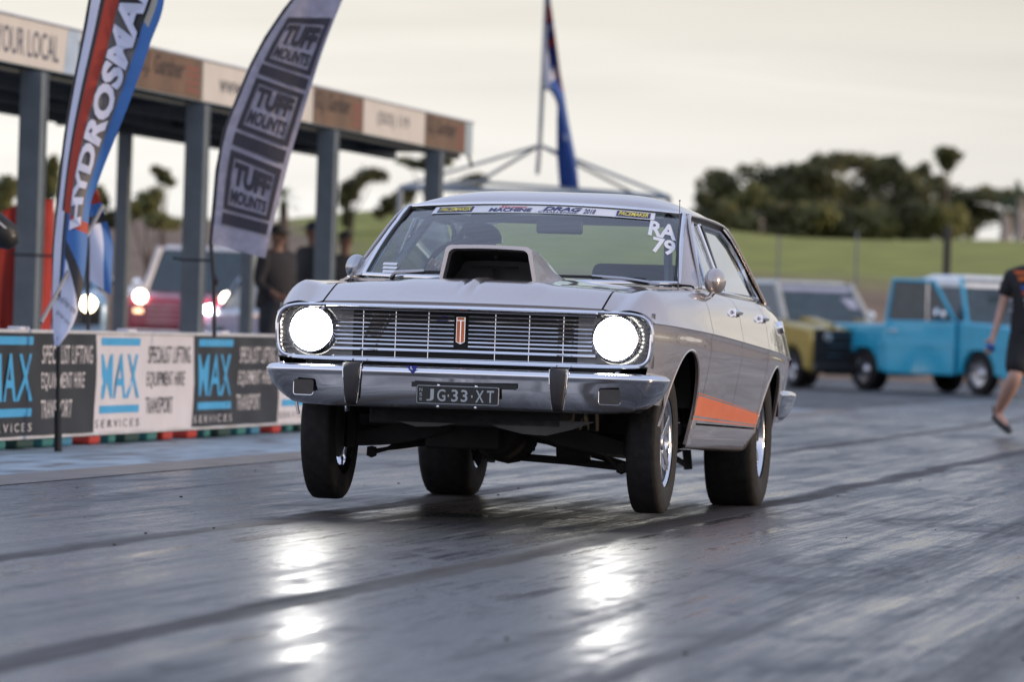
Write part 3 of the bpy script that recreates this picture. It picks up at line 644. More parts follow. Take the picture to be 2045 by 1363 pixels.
# ---- wheels
def wheel(x, y, z, r, w_, rr_, sd, spokes, name='wheel'):
    root = MB(); h = w_ / 2; hub = None
    prof = [(rr_, -h * .92), (rr_ + .01, -h * 1.0), ((rr_ + r) / 2, -h * 1.06), (r - .030, -h * 1.02), (r - .012, -h * .95), (r - .003, -h * .84), (r, -h * .6), (r, 0), (r, h * .6), (r - .003, h * .84), (r - .012, h * .95), (r - .030, h * 1.02), ((rr_ + r) / 2, h * 1.06), (rr_ + .01, h), (rr_, h * .92)]
    rim = MB().lathe([(rr_ + .008, h * .98), (rr_ + .010, h * .90), (rr_ - .006, h * .84), (rr_ - .016, h * .70), (rr_ - .018, h * .2), (rr_ - .034, -h * .2), (rr_ - .03, -h * .8), (rr_ + .008, -h * .98)], (x, y, z), (sd, 0, 0), 56).build('wheel', M_chrome, car, smooth=40)
    MB().lathe(prof, (x, y, z), (sd, 0, 0), 64).build('tyre', M_rubber, rim, smooth=50)
    c = MB(); c.lathe([(0, h * .75), (.032, h * .74), (.038, h * .60), (.060, h * .5), (.065, h * .2)], (x, y, z), (sd, 0, 0), 24)
    for k in range(spokes):
        t = 2 * math.pi * k / spokes + .3; R3 = Matrix.Rotation(t, 3, 'X')
        for (ra, rb_, wa, wb, da, db) in ((.04, rr_ - .018, .030, .022, h * .50, h * .62),):
            vs = []
            for rr2, ww, dd in ((ra, wa, da), (rb_, wb, db)):
                for oo in (-.012, .012):
                    for q in (-1, 1): vs.append(Vector((x + sd * (dd + oo), y, z)) + R3 @ Vector((0, q * ww, rr2)))
            c.add(vs, [(0, 1, 3, 2), (4, 6, 7, 5), (0, 4, 5, 1), (2, 3, 7, 6), (0, 2, 6, 4), (1, 5, 7, 3)])
    c.build('spokes', M_satin if spokes else M_chrome, rim, smooth=30, bevel=.004)
    MB().lathe([(0, -h * .3), (.12, -h * .3), (.13, -h * .6), (0, -h * .62)], (x, y, z), (sd, 0, 0), 32).build('brake_disc', M_grey, rim)
    return rim
for sd in (-1, 1):
    wheel(sd * .735, 0.0, .252 - .012 * (sd > 0), .318, .140, .198, sd, 5)
    wheel(sd * .722, 2.82, .297 - (.0 if sd < 0 else .010), .350, .245, .200, sd, 5)
# ---- underneath
b = MB(); b.box((0, 2.0, .29), (1.24, 2.6, .10)); b.box((0, .35, .42), (.86, 1.9, .28)); b.box((0, -.55, .45), (1.3, .22, .16)); b.build('floor_pan', M_under, car, bevel=.01)
b = MB(); b.lathe([(.0, -.22), (.10, -.2), (.13, -.1), (.14, .1), (.10, .2), (0, .22)], (.02, .25, .26), (0, 1, 0), 16); b.box((-.12, .1, .24), (.34, .3, .12)); b.lathe([(0, -.08), (.07, -.07), (.075, .07), (0, .08)], (.33, .3, .20), (1, 0, 0), 14); b.box((-.15, .9, .24), (.3, .5, .12)); b.build('engine_sump', M_under, car, bevel=.01)
for sd in (-1, 1):
    b = MB(); z0 = .155 if sd < 0 else .12
    b.tube([(sd * .18, .16, .235), (sd * .24, .16, .225), (sd * .30, .16, .212), (sd * .46, .16, .185), (sd * .50, .16, .170), (sd * .56, .16, z0)], [.014, .014, .019, .019, .009, .012], 8)
    b.lathe([(0, .025), (.022, .02), (.024, -.02), (0, -.03)], (sd * .575, .16, z0), (0, 0, 1), 12); b.build('tie_rod', M_under, car)
    b = MB(); rows = []
    for t in [k / 8 for k in range(9)]:
        x = .16 + .48 * t; zz = .285 - .085 * t; hh = .018 + .020 * math.sin(math.pi * t) + .006; rows.append([(sd * x, .0 - .09 * (1 - t), zz - hh), (sd * x, .0 - .09 * (1 - t), zz + hh), (sd * x, .03 + .10 * (1 - t), zz + hh), (sd * x, .03 + .10 * (1 - t), zz - hh)])
    b.grid(rows, closed=True); b.tube([(sd * .64, .0, .17), (sd * .64, .0, .33)], .03, 10); b.build('control_arm', M_under, car)
    pts = [(sd * .05, .320), (sd * .13, .285), (sd * .24, .262), (sd * .34, .258), (sd * .44, .285), (sd * .55, .325)]
    MB().prism(pts, lambda x, z: (x + (.02 if sd > 0 else .12), -.60, z - (.008 if sd > 0 else -.012)), lambda x, z: (x + (.02 if sd > 0 else .12), -.57, z - (.008 if sd > 0 else -.012))).build('splash_panel', M_grey, car)
    MB().tube([(sd * .50, 1.3, .22), (sd * .50, 2.0, .20), (sd * .52, 2.7, .26)], .024, 8).build('ladder_bar', M_under, car)
    b = MB(); b.lathe([(0, -.25), (.06, -.24), (.065, .24), (0, .25)], (sd * .30, 1.75, .225), (0, 1, 0), 14); b.tube([(sd * .25, .6, .24), (sd * .28, 1.5, .225)], .03, 8); b.build('exhaust', M_grey, car)
    b = MB(); b.tube([(sd * .46, 2.60, .52), (sd * .50, 2.66, .12)], .022, 8); b.tube([(sd * .50, 2.60, .14), (sd * .36, 2.55, .22)], .016, 6); b.build('shock_absorber', M_grey, car)
b = MB(); b.tube([(-.58, 2.82, .297), (.58, 2.82, .297)], .042, 12); b.lathe([(.0, -.16), (.07, -.12), (.12, -.05), (.13, .05), (.09, .12), (0, .14)], (0, 2.80, .295), (0, 1, 0), 18); b.build('rear_axle', M_under, car)
b = MB(); b.tube([(-.06, .30, .158), (.30, .30, .143), (.62, .25, .118)], [.017, .018, .017], 8); b.tube([(-.05, .30, .158), (-.12, .3, .20)], .02, 8); b.box((-.05, .3, .16), (.06, .05, .05)); b.tube([(.22, .5, .215), (.62, .28, .125)], .014, 8); b.build('steering_link', M_under, car)

# ================================================================ TRACKSIDE BARRIER
U_B = -8.75
M_bdark = mat('banner_black', (.012, .013, .016), .45, var=.25, scale=3)
M_bwhite = mat('banner_white', (.60, .58, .62), .5, var=.06, scale=3)
M_bblue = mat('banner_blue', (.05, .33, .62), .5, var=.05)
M_btxt = mat('banner_text_white', (.62, .60, .63), .5, var=.03)
M_btxtd = mat('banner_text_dark', (.035, .035, .04), .5, var=.1)
M_rail = mat('galvanised_rail', (.62, .62, .64), .4, .3, var=.1)
M_pred = mat('red_plastic', (.42, .035, .02), .5, var=.15); M_pteal = mat('teal_plastic', (.03, .17, .17), .5, var=.15); M_pblue = mat('blue_plastic', (.04, .20, .34), .5, var=.15); M_pgreen = mat('dark_green_plastic', (.015, .05, .04), .5, var=.15)
PL = 2.58
BL = ['black banner barrier at the left edge, behind the foot of the red flag', 'white banner barrier between two black ones, behind the grey feather flag side', 'black banner barrier next to the silver car, right of the white one', 'white banner barrier glimpsed beside the silver car\'s front wheel', 'black banner barrier farthest along, hidden by the silver car']
for i in range(5):
    w0 = 29.58 + i * PL; dark = i % 2 == 0
    root = empty('banner_barrier', uw(U_B, w0 + PL / 2, 0), math.pi / 2 - TH, BL[i], 'barrier', 'sponsor barriers along the strip')
    # local x runs along the barrier away from the camera, local y points away from the strip
    def bfn(a, z, d=.0, i=i): return (-PL / 2 + .004 + (PL - .008) * a, -.012 + .006 * math.sin(a * 20 + z * 6 + i) - min(d, .003), .09 + .635 * z)
    random.seed(i)
    body = MB().grid([[bfn(a / 40, z / 4) for z in range(5)] for a in range(41)]).build('banner', M_bdark if dark else M_bwhite, root, )
    bb = MB()
    def q(a0, z0, a1, z1, mb): mb.grid([[bfn(a0 + (a1 - a0) * k / 4, z, .010) for z in (z0, z1)] for k in range(5)])
    q(.05, .885, .43, .965, bb); q(.04, .19, .42, .27, bb)
    text_on(bb, 'MAX', lambda a, z: bfn(a, z, .010), (.05, .34, .42, .80), bold=.014, sp=1.08)
    bb.build('blue_lettering', M_bblue, body, smooth=0)
    for tx, bx_ in (('SPECIALIST LIFTING', (.51, .70, .955, .885)), ('EQUIPMENT HIRE', (.51, .43, .90, .615)), ('TRANSPORT', (.50, .165, .775, .345))):
        tt = MB(); text_on(tt, tx, lambda a, z: bfn(a, z, .010), bx_, bold=.004, sp=1.12); tt.build('lettering', M_btxt if dark else M_btxtd, body, smooth=0)
    tt = MB(); text_on(tt, 'S E R V I C E S', lambda a, z: bfn(a, z, .010), (.012, .045, .43, .125), bold=.0); tt.build('lettering', M_btxt if dark else M_btxtd, body, smooth=0)
    MB().box((0, 0, .735), (PL - .01, .05, .022)).build('top_rail', M_rail, root, bevel=.004)
    MB().box((0, .01, .080), (PL - .01, .04, .02)).build('bottom_rail', M_rail, root, bevel=.004)
    for k, (x, m_, wd) in enumerate([(-1.05, M_pred, .32), (-.62, M_pteal, .2), (-.1, M_pgreen, .45), (.42, M_pteal, .3), (.85, M_pred if i % 2 else M_pblue, .32)]):
        MB().box((x, .17, .20), (wd * .8, .26, .38)).build('barrier_foot', m_, root, bevel=.02)
    b = MB(); b.box((-.35, .04, .752), (.20, .09, .022)); b.build('rail_cap', M_btxt, root, bevel=.01)
# ================================================================ PIT SHELTER
U_S = -12.124
M_post = mat('shelter_steel', (.15, .175, .19), .5, .1, var=.12); M_soff = mat('soffit_steel', (.055, .065, .070), .6, var=.2)
M_fw = mat('fascia_cream', (.62, .575, .52), .5, var=.05, scale=2); M_fb = mat('fascia_brown', (.145, .078, .038), .5, var=.25, scale=2); M_fe = mat('fascia_blue_grey', (.33, .42, .46), .5, var=.08)
M_brownink = mat('brown_ink', (.035, .018, .012), .6); M_greyink = mat('grey_ink', (.10, .10, .11), .6)
shed = empty('pit_shelter', uw(U_S, 51, 0), math.pi / 2 - TH, 'long flat roofed steel shelter with sponsor fascia behind the banner barriers', 'shelter')
def sl_(w_, d, z): return (w_ - 51, d, z)              # along, away from strip, up
def sbox(name, w0, w1, d0, d1, z0, z1, m, bev=.004, par=None):
    return MB().box(sl_((w0 + w1) / 2, (d0 + d1) / 2, (z0 + z1) / 2), (w1 - w0, d1 - d0, z1 - z0)).build(name, m, par or shed, bevel=bev)
for k in range(-1, 4):
    w_ = 42.35 + 5.71 * k; po = sbox('post', w_ - .09, w_ + .09, -.08, .08, 0, 2.90, M_post)
    for s in (-1, 1): sbox('post_flange', w_ + s * .098 - .010, w_ + s * .098 + .010, -.095, .095, 0, 2.90, M_post, .003, po)
for w_ in (43.9, 49.5, 55.12, 61.05): sbox('post', w_ - .07, w_ + .07, 2.53, 2.67, 0, 2.88, M_post)
sbox('roof_deck', 35, 61.60, .03, 3.1, 3.06, 3.26, M_soff)
for k in range(-1, 4): sbox('rafter', 42.35 + 5.71 * k - .06, 42.35 + 5.71 * k + .06, .10, 3.0, 2.88, 3.06, M_soff)
for d in (.16, .95, 1.75, 2.6): sbox('beam', 35, 61.55, d - .05, d + .05, 2.86 + .02 * (d == .16), 3.055, M_soff)
fas = sbox('fascia', 35, 61.64, -.02, .03, 2.93, 3.33, M_fe)
b = MB(); b.tube([sl_(35, -.03, 3.335), sl_(61.66, -.03, 3.335)], .012, 6); b.build('fascia_cap', M_rail, shed)
MB().tube([sl_(61.60, .02, 2.95), sl_(61.75, .0, 2.80)], .02, 6).build('gutter_spout', M_black, shed)
def ff(w_, z, d=.0): return sl_(w_, -.024 - d, 2.93 + .40 * z)
SG = [(37.0, 45.45, M_fw), (45.57, 48.06, M_fb), (48.10, 52.86, M_fw), (52.9, 55.33, M_fb), (55.36, 58.72, M_fw), (58.75, 61.16, M_fb)]
so_ = []
for w0, w1, m_ in SG:
    so_.append(MB().grid([[ff(w_, z, .002) for z in (.02, .97)] for w_ in (w0, w1)]).build('fascia_sign', m_, shed, smooth=0))
def words(i, parts, m_):
    b = MB()
    for body, w0, w1, z0, z1, bo, sh in parts: text_on(b, body, lambda a, z: ff(a, z, .004), (w0, z0, w1, z1), bold=bo, shear=sh)
    b.build('sign_lettering', m_, so_[i], smooth=0)
words(0, [('YOUR LOCAL', 41.05, 42.98, .20, .78, .004, 0), ('BUILDER', 43.62, 45.2, .20, .78, .004, 0)], mat('sign_navy', (.05, .055, .10), .5))
MB().grid([[ff(w_ + s, z, .004) for z, s in ((.02, 0), (.97, .12))] for w_ in (43.15, 43.55)]).build('blue_flash', mat('flash_blue', (.40, .50, .62), .5), so_[0], smooth=0)
for i in (1, 3, 5):
    w0 = SG[i][0]; words(i, [('G.J. Gardner', w0 + .10, w0 + 1.80, .28, .90, .022, .25)], M_brownink)
    b = MB()
    for z in (.18, .36, .54, .70): b.grid([[ff(a, z + q_, .006) for q_ in (0, .07)] for a in (w0 + 1.9, w0 + 2.38)])
    b.build('red_bars', mat('faded_red', (.26, .07, .05), .6), so_[i], smooth=0)
words(2, [('www.', 48.75, 49.7, .30, .62, .01, 0)], M_greyink)
words(4, [('(503) 119', 56.1, 57.8, .28, .72, .012, 0)], M_greyink)
# ================================================================ FEATHER FLAGS
def flag_cloth(Y, left, right, nrow, ncol, amp=.04):
    """left/right outlines given as picture points; returns fn(s,t)->point, t runs bottom to top"""
    lx = interp([(i / (len(left) - 1), p[0]) for i, p in enumerate(left)]); ly = interp([(i / (len(left) - 1), p[1]) for i, p in enumerate(left)])
    rx = interp([(i / (len(right) - 1), p[0]) for i, p in enumerate(right)]); ry = interp([(i / (len(right) - 1), p[1]) for i, p in enumerate(right)])
    def f(s, t, d=0.0):
        px = lx(t) + (rx(t) - lx(t)) * s; py = ly(t) + (ry(t) - ly(t)) * s
        p = at(px, py, Y); p.y += amp * math.sin(s * 5 + t * 7) * s + .25 * s * (1 - t) * amp - d
        return p
    return f
M_fpole = mat('flag_pole_black', (.012, .012, .014), .4)
M_ftxt = mat('flag_white', (.66, .68, .82), .6, var=.05); M_fred = mat('flag_red', (.42, .045, .022), .6, var=.08); M_fblu = mat('flag_blue', (.045, .16, .43), .6, var=.08)
M_fgry = mat('flag_grey', (.15, .14, .14), .6, var=.1); M_fblk = mat('flag_black', (.03, .03, .035), .6); M_flav = mat('flag_lavender', (.40, .43, .60), .6, var=.06); M_ftan = mat('flag_stone', (.42, .39, .32), .6, var=.05)
YA = 31.6
A = flag_cloth(YA, [(108, 690), (105, 600), (108, 500), (120, 380), (133, 270), (152, 160), (172, 60), (196, -60), (235, -190), (300, -300)],
               [(118, 692), (150, 640), (172, 520), (178, 420), (200, 350), (232, 270), (268, 180), (300, 90), (330, -20), (345, -170)][:9] + [(330, -290)], 60, 16)
fa = empty('feather_flag', at(116, 903, YA), 0, 'tall feather flag in red, blue, black and white with slanted white lettering', 'flag', 'feather flags by the barrier')
fa.location = (0, 0, 0)
def colA(s, t):
    if t < .30:
        e = .06 + .30 * max(0, (t - .12)) * 2
        if s < .22: return 0
        if .22 <= s < .30 and t > .13: return 4
        if t > .275 and s > .42: return 1
        if t > .225 + .10 * (.6 - s) and s > .35: return 2
        if t > .185 + .12 * (.6 - s) and s > .32: return 4
        if s < .36 and t > .17: return 2
        return 0
    if s < .13: return 0
    if s < .20: return 4
    if s < .40: return 1
    if s < .82: return 3 if t < .76 else 4
    if t > .80 and s < .90: return 6
    return 2
b = MB(); b.grid([[A(i / 60, j / 260) for i in range(61)] for j in range(261)], mf=lambda j, i: colA((i + .5) / 60, (j + .5) / 260))
cl = b.build('flag_cloth', [M_ftxt, M_fred, M_fblu, M_fgry, M_fblk, M_flav, M_ftan], fa, smooth=60)
b = MB(); tA = text2d('HYDROSMART', .05, .0)
def AL(a, z): return A(.80 - .36 * z - .02, .27 + .66 * a, .02)
text_on(b, 'HYDROSMART', AL, (0, 0, 1, 1), bold=.045, shear=-.25); b.build('flag_lettering', M_ftxt, cl, smooth=0)
b = MB()
text_on(b, 'good for me', lambda a, z: A(.10 + .85 * a, .118 + .022 * z, .02), (0, 0, 1, 1), shear=.2); text_on(b, 'all for you', lambda a, z: A(.18 + .7 * a, .082 + .018 * z, .02), (0, 0, 1, 1), shear=.2)
b.build('slogan', M_fblk, cl, smooth=0)
b = MB(); b.tube([at(x, y, YA + .03) for x, y in ((117, 905), (116, 800), (117, 690), (108, 600), (108, 500), (118, 380), (131, 270), (150, 160), (169, 60), (190, -60), (228, -190))], [.016, .014, .014, .013, .013, .012, .011, .011, .010, .010, .008], 8); b.build('flag_pole', M_fpole, fa)
MB().tube([at(116, 905, YA), at(116, 820, YA)], .024, 8).build('ground_stake', M_fpole, fa)
M_alu_ = mat('pole_grey', (.25, .25, .26), .5, .4)
b = MB(); b.tube([at(82, 645, YA - .3), at(206, 410, YA + .4)], .012, 8)
tag(b.build('stay_pole', M_alu_), 'thin grey pole leaning behind the red and blue feather flag', 'pole')
# second fold of a like flag behind
YA2 = 33.5
A2 = flag_cloth(YA2, [(178, 560), (172, 500), (176, 440), (178, 380)], [(222, 590), (225, 500), (210, 430), (196, 380)], 20, 8)
b = MB(); b.grid([[A2(i / 12, j / 30) for i in range(13)] for j in range(31)], mf=lambda j, i: (1 if i > 7 else 0) if j < 18 else (2 if j < 21 else (1 if j < 25 else 3)))
f2 = empty('feather_flag', (0, 0, 0), 0, 'blue and white feather flag partly hidden behind the taller red one', 'flag', 'feather flags by the barrier')
b.build('flag_cloth', [M_ftxt, M_fblu, M_fblk, M_fred], f2, smooth=60)
MB().tube([at(176, 380, YA2), at(175, 560, YA2), at(176, 660, YA2)], .012, 8).build('flag_pole', M_fpole, f2)
# grey flag
YB = 34.5
B = flag_cloth(YB, [(423, 487), (430, 420), (437, 340), (452, 262), (480, 190), (505, 130), (535, 75), (572, 20), (620, -40), (680, -90)],
               [(530, 516), (545, 450), (560, 390), (580, 310), (602, 235), (622, 170), (645, 100), (678, 15), (712, -60), (740, -100)], 60, 14, .03)
fb_ = empty('feather_flag', (0, 0, 0), 0, 'grey feather flag with three black square logos beside the silver car', 'flag', 'feather flags by the barrier')
M_gfl = mat('flag_silver_grey', (.37, .35, .42), .6, var=.16, scale=14)
cl = MB().grid([[B(i / 20, j / 80) for i in range(21)] for j in range(81)]).build('flag_cloth', M_gfl, fb_, smooth=60)
M_ink = mat('flag_ink', (.035, .032, .045), .6)
for t0 in (.075, .305, .535):
    b = MB()
    def L(a, z, t0=t0): return B(.13 + .80 * a, t0 + .215 * z, .015)
    def bar(a0, z0, a1, z1): b.grid([[L(a0 + (a1 - a0) * k / 6, z0 + (z1 - z0) * m_ / 3) for m_ in range(4)] for k in range(7)])
    bar(0, .22, .09, 1); bar(.91, .22, 1, 1); bar(.09, .92, .91, 1); bar(.09, .22, .91, .29)
    text_on(b, 'TUFF', L, (.13, .57, .87, .88), bold=.055); text_on(b, 'MOUNTS', L, (.13, .33, .87, .52), bold=.035)
    bar(0, 0, 1, .17)
    b.build('flag_logo', M_ink, cl, smooth=0)
b = MB(); b.tube([at(x, y, YB + .02) for x, y in ((428, 672), (427, 560), (421, 487), (427, 420), (434, 340), (449, 262), (477, 190), (502, 130), (531, 75), (568, 20), (616, -40))], [.014] * 6 + [.012] * 5, 8); b.build('flag_pole', M_fpole, fb_)
MB().tube([at(427, 545, YB), at(432, 560, YB - .02), at(433, 572, YB - .02)], [.006, .02, .004], 6).build('strap_knot', M_fpole, fb_)
for pts, lb in (([(22, 508), (90, 511), (106, 512)], 'thin black strap round the leftmost grey post'), ([(345, 515), (368, 519), (412, 520), (428, 521)], 'thin black strap tying the grey feather flag to its post')):
    tag(MB().tube([at(x, y, 42.5 if pts[0][0] < 100 else 40) for x, y in pts], .012, 6).build('strap', M_black), lb, 'strap', 'straps on the posts')
# ================================================================ NATIONAL FLAG AND CANOPY FRAME
YC = 72
M_alu = mat('frame_alloy', (.33, .35, .36), .45, .5, var=.08)
cf = empty('canopy_frame', (0, 0, 0), 0, 'bare pyramid canopy frame rising behind the silver car roof', 'canopy frame')
ap = at(1078, 290, YC)
for x, y, dy in ((800, 373, -1), (958, 362, 3), (1336, 393, -1), (1262, 384, 3)):
    q_ = at(x, y, YC + dy); MB().tube([ap, q_], .024, 6).build('hip_rail', M_alu, cf)
b = MB(); b.tube([at(800, 374, YC - 1), at(1336, 394, YC - 1)], .042, 6); b.tube([at(800, 374, YC - 1), at(958, 364, YC + 3), at(1262, 386, YC + 3), at(1336, 394, YC - 1)], .028, 6); b.build('eave_rail', mat('eave_blue', (.22, .27, .33), .5), cf)
for x, y in ((800, 374), (1336, 394)):
    q_ = at(x, y, YC - 1); MB().tube([q_, (q_.x, q_.y, 0)], .04, 6).build('leg', M_alu, cf)
nf = empty('national_flag', (0, 0, 0), 0, 'dark blue national flag with union cross and stars hanging from a tall pole', 'flag')
MB().tube([at(1073, 348, YC - .2), at(1078, 290, YC - .2), at(1092, -30, YC - .2)], .032, 8).build('flag_pole', M_alu, nf)
G = flag_cloth(YC - .5, [(1117, 372), (1112, 300), (1112, 250), (1113, 215), (1098, 182), (1087, 178), (1087, 120), (1089, 60), (1091, 0), (1093, -40)], [(1156, 377), (1150, 320), (1143, 280), (1134, 230), (1126, 180), (1120, 150), (1113, 100), (1106, 50), (1099, 0), (1096, -40)], 40, 10, .25)
def colG(s, t):
    if t > .45:
        if s < .30 and t < .8: return 1
        if .80 < t < .86: return 2
        if .76 < t < .79: return 1
        if .70 < t < .74: return 2
        if s > .88: return 2
        if .56 < t < .62 and .35 < s < .8: return 1
        return 0
    if .18 < t < .21 and .45 < s < .65: return 1
    return 0
b = MB(); b.grid([[G(i / 16, j / 60) for i in range(17)] for j in range(61)], mf=lambda j, i: colG((i + .5) / 16, (j + .5) / 60))
b.build('flag_cloth', [mat('flag_navy', (.03, .085, .30), .6, var=.15), mat('flag_pale', (.50, .52, .58), .6), mat('flag_crimson', (.42, .05, .06), .6)], nf, smooth=60)
# ================================================================ BANK, TREES
def bz(x, y):
    t = sm(104, 120, y); z = 2.3 * t + 2.5 * sm(118, 186, y) + .5 * sm(186, 260, y)
    z += (.35 * math.sin(x * .11 + y * .05) + .18 * math.sin(x * .37 + 1.3)) * sm(108, 130, y)
    if x < -4: z *= 1 - .12 * sm(-4, -10, x)
    return z - .12
xs_ = [-170 + 430 * i / 120 for i in range(121)]; ys_ = [100 + 3 * i for i in range(16)] + [150 + 9 * i for i in range(16)] + [330, 420]
b = MB(); b.grid([[(x, y, bz(x, y)) for y in ys_] for x in xs_])
mg = bpy.data.materials.new('bank_grass'); mg.use_nodes = True
n = mg.node_tree.nodes; l = mg.node_tree.links; bs = n['Principled BSDF']; t = n.new('ShaderNodeTexCoord'); sp = n.new('ShaderNodeSeparateXYZ'); l.new(t.outputs['Object'], sp.inputs[0])
k = n.new('ShaderNodeTexNoise'); k.inputs['Scale'].default_value = .25; k.inputs['Detail'].default_value = 8; l.new(t.outputs['Object'], k.inputs[0])
k2 = n.new('ShaderNodeTexNoise'); k2.inputs['Scale'].default_value = .7; k2.inputs['Detail'].default_value = 6; l.new(t.outputs['Object'], k2.inputs[0])
mr_ = n.new('ShaderNodeMath'); mr_.operation = 'MULTIPLY_ADD'; l.new(k.outputs[0], mr_.inputs[0]); mr_.inputs[1].default_value = 1.6; l.new(sp.outputs[2], mr_.inputs[2])
xr = n.new('ShaderNodeMapRange'); xr.inputs[1].default_value = -8; xr.inputs[2].default_value = -3; xr.inputs[3].default_value = -2.2; xr.inputs[4].default_value = 0; l.new(sp.outputs[0], xr.inputs[0])
ad = n.new('ShaderNodeMath'); ad.operation = 'ADD'; l.new(mr_.outputs[0], ad.inputs[0]); l.new(xr.outputs[0], ad.inputs[1])
mr2 = n.new('ShaderNodeMapRange'); mr2.inputs[1].default_value = 2.5; mr2.inputs[2].default_value = 3.3; l.new(ad.outputs[0], mr2.inputs[0])
cg = n.new('ShaderNodeValToRGB'); l.new(k2.outputs[0], cg.inputs[0]); e = cg.color_ramp.elements; e[0].position, e[0].color = .32, (.16, .165, .022, 1); x_ = e.new(.44); x_.color = (.26, .24, .07, 1); e[1].position, e[1].color = .7, (.31, .31, .04, 1)
cd = n.new('ShaderNodeValToRGB'); l.new(k2.outputs[0], cd.inputs[0]); e = cd.color_ramp.elements; e[0].position, e[0].color = .3, (.15, .095, .055, 1); e[1].position, e[1].color = .7, (.27, .185, .12, 1)
mm_ = n.new('ShaderNodeMix'); mm_.data_type = 'RGBA'; l.new(mr2.outputs[0], mm_.inputs[0]); l.new(cd.outputs[0], mm_.inputs[6]); l.new(cg.outputs[0], mm_.inputs[7]); l.new(mm_.outputs[2], bs.inputs['Base Color']); bs.inputs['Roughness'].default_value = .95
b.build('earth_bank', mg, smooth=80)['kind'] = 'structure'
M_leafs = [mat('foliage_dark', (.075, .075, .024), .8, var=.5, scale=.9), mat('foliage_olive', (.12, .12, .035), .8, var=.4, scale=.9), mat('foliage_palm', (.05, .085, .03), .7, var=.3, scale=.9)]
M_bark = mat('bark', (.10, .075, .06), .9, var=.3); M_barkp = mat('bark_pale', (.34, .29, .27), .9, var=.2, scale=2)
def leaves(mb, c, rx, ry, rz_, n_, sz):
    for _ in range(n_):
        while True:
            v_ = Vector((random.uniform(-1, 1), random.uniform(-1, 1), random.uniform(-1, 1)))
            if v_.length < 1 and (v_.length > .45 or random.random() < .35): break
        v_ = v_ * random.choice((.8, 1, 1, 1.15, 1.35)); p = Vector((c[0] + v_.x * rx, c[1] + v_.y * ry, c[2] + v_.z * rz_))
        a = Vector((random.gauss(0, 1), random.gauss(0, 1), random.gauss(0, 1))).normalized(); q_ = a.orthogonal().normalized(); s_ = sz * random.uniform(.5, 1.3)
        mb.add([p - a * s_, p + q_ * s_ * .45, p + a * s_, p - q_ * s_ * .45], [(0, 1, 2, 3)])
def tree(clumps, Y, base_px, label, name='tree', m_=0, cat_='tree', group=None, sz=.20, pale=False, dens=1.0, tw=.16):
    """clumps: (px, py, rx_px, ry_px) ellipses of foliage"""
    s_ = Y / F; base = at(base_px, 470, Y); gz = bz(base.x, Y) if Y > 104 else 0
    root = empty(name, (base.x, Y, gz), 0, label, cat_, group); O = Vector((base.x, Y, gz))
    cr = MB(); tr = MB(); cs_ = []
    for (px, py, rx, ry) in clumps:
        rx *= 1.36; ry *= 1.36
        d = random.uniform(-1, 1) * rx * s_ * .6; c = at(px, py, Y); c.y += d; c = c - O; rX, rZ = rx * s_, ry * s_
        cs_.append((c, rX, rZ)); vol = rX * rZ
        for k in range(4):
            o = Vector((random.uniform(-.55, .55) * rX, random.uniform(-.5, .5) * rX, random.uniform(-.45, .5) * rZ))
            leaves(cr, c + o, rX * .52, rX * .6, rZ * .50, int((80 + 150 * vol) * dens * .6), sz)
    top = sum((c for c, _, _ in cs_), Vector()) / len(cs_)
    trunk_top = Vector((top.x * .4, 0, max(.6, top.z * .55)))
    tr.tube([(0, 0, -.3), (top.x * .1, 0, trunk_top.z * .5), trunk_top], [tw, tw * .8, tw * .6], 8)
    for c, rX, rZ in cs_: tr.tube([trunk_top * .8, (trunk_top + c) / 2 + Vector((0, 0, -.15)), c], [tw * .38, tw * .22, tw * .06], 6)
    cr.build('crown', M_leafs[m_], root, smooth=0, recalc=False); tr.build('trunk', M_barkp if pale else M_bark, root, smooth=60)
    return root
TG = 'trees on the grass bank'
RT = [([(1430, 360, 32, 22), (1470, 395, 40, 26), (1450, 425, 58, 34)], 1450, 'leftmost dark tree on the bank with one small crown leaning out left'),
      ([(1540, 352, 52, 26), (1500, 400, 50, 40), (1560, 410, 55, 50)], 1540, 'broad rounded tree above the gold car, second from the left'),
      ([(1655, 318, 34, 20), (1615, 346, 42, 22), (1640, 375, 50, 36), (1600, 410, 45, 40)], 1630, 'tallest umbrella shaped tree in the middle of the bank'),
      ([(1705, 325, 42, 17), (1742, 352, 34, 24), (1700, 400, 55, 48)], 1700, 'flat topped tree with sky showing through, right of the tallest one'),
      ([(1775, 332, 24, 18), (1800, 362, 28, 26), (1790, 415, 50, 46)], 1790, 'narrow tree with a small raised crown above the blue pickup door'),
      ([(1838, 348, 20, 20), (1868, 372, 24, 20), (1850, 420, 42, 44)], 1850, 'dark tree with two stepped tufts left of the lone leaning tuft'),
      ([(1885, 308, 20, 12), (1900, 322, 18, 16)], 1888, 'slender tree with one lone leaning tuft high against the sky'),
      ([(1925, 397, 45, 20), (1980, 400, 45, 20), (1915, 440, 34, 32), (1950, 425, 34, 16), (2025, 405, 40, 24), (2030, 440, 26, 24)], 1935, 'low spreading tree at the right with a bright gap beneath')]
for cl_, bx_, lb in RT: tree(cl_, random.uniform(228, 245), bx_, lb, group=TG)
for i, (x, lb) in enumerate(((1420, 'low olive shrub at the left end of the bank'), (1480, 'olive shrub beside the pale trunk'), (1575, 'olive shrub right of the pale trunk'), (1630, 'low shrub under the tallest tree'), (1690, 'low shrub under the flat topped tree'), (1755, 'low shrub above the open pickup door'), (1820, 'low shrub left of the dark fence post'), (1880, 'low shrub behind the dark fence post'))):
    tree([(x - 14, 440, 34, 30), (x + 20, 446, 34, 30), (x, 466, 40, 14)], 214, x, lb, 'shrub', i % 2, 'shrub', 'shrubs along the bank', dens=1.1)
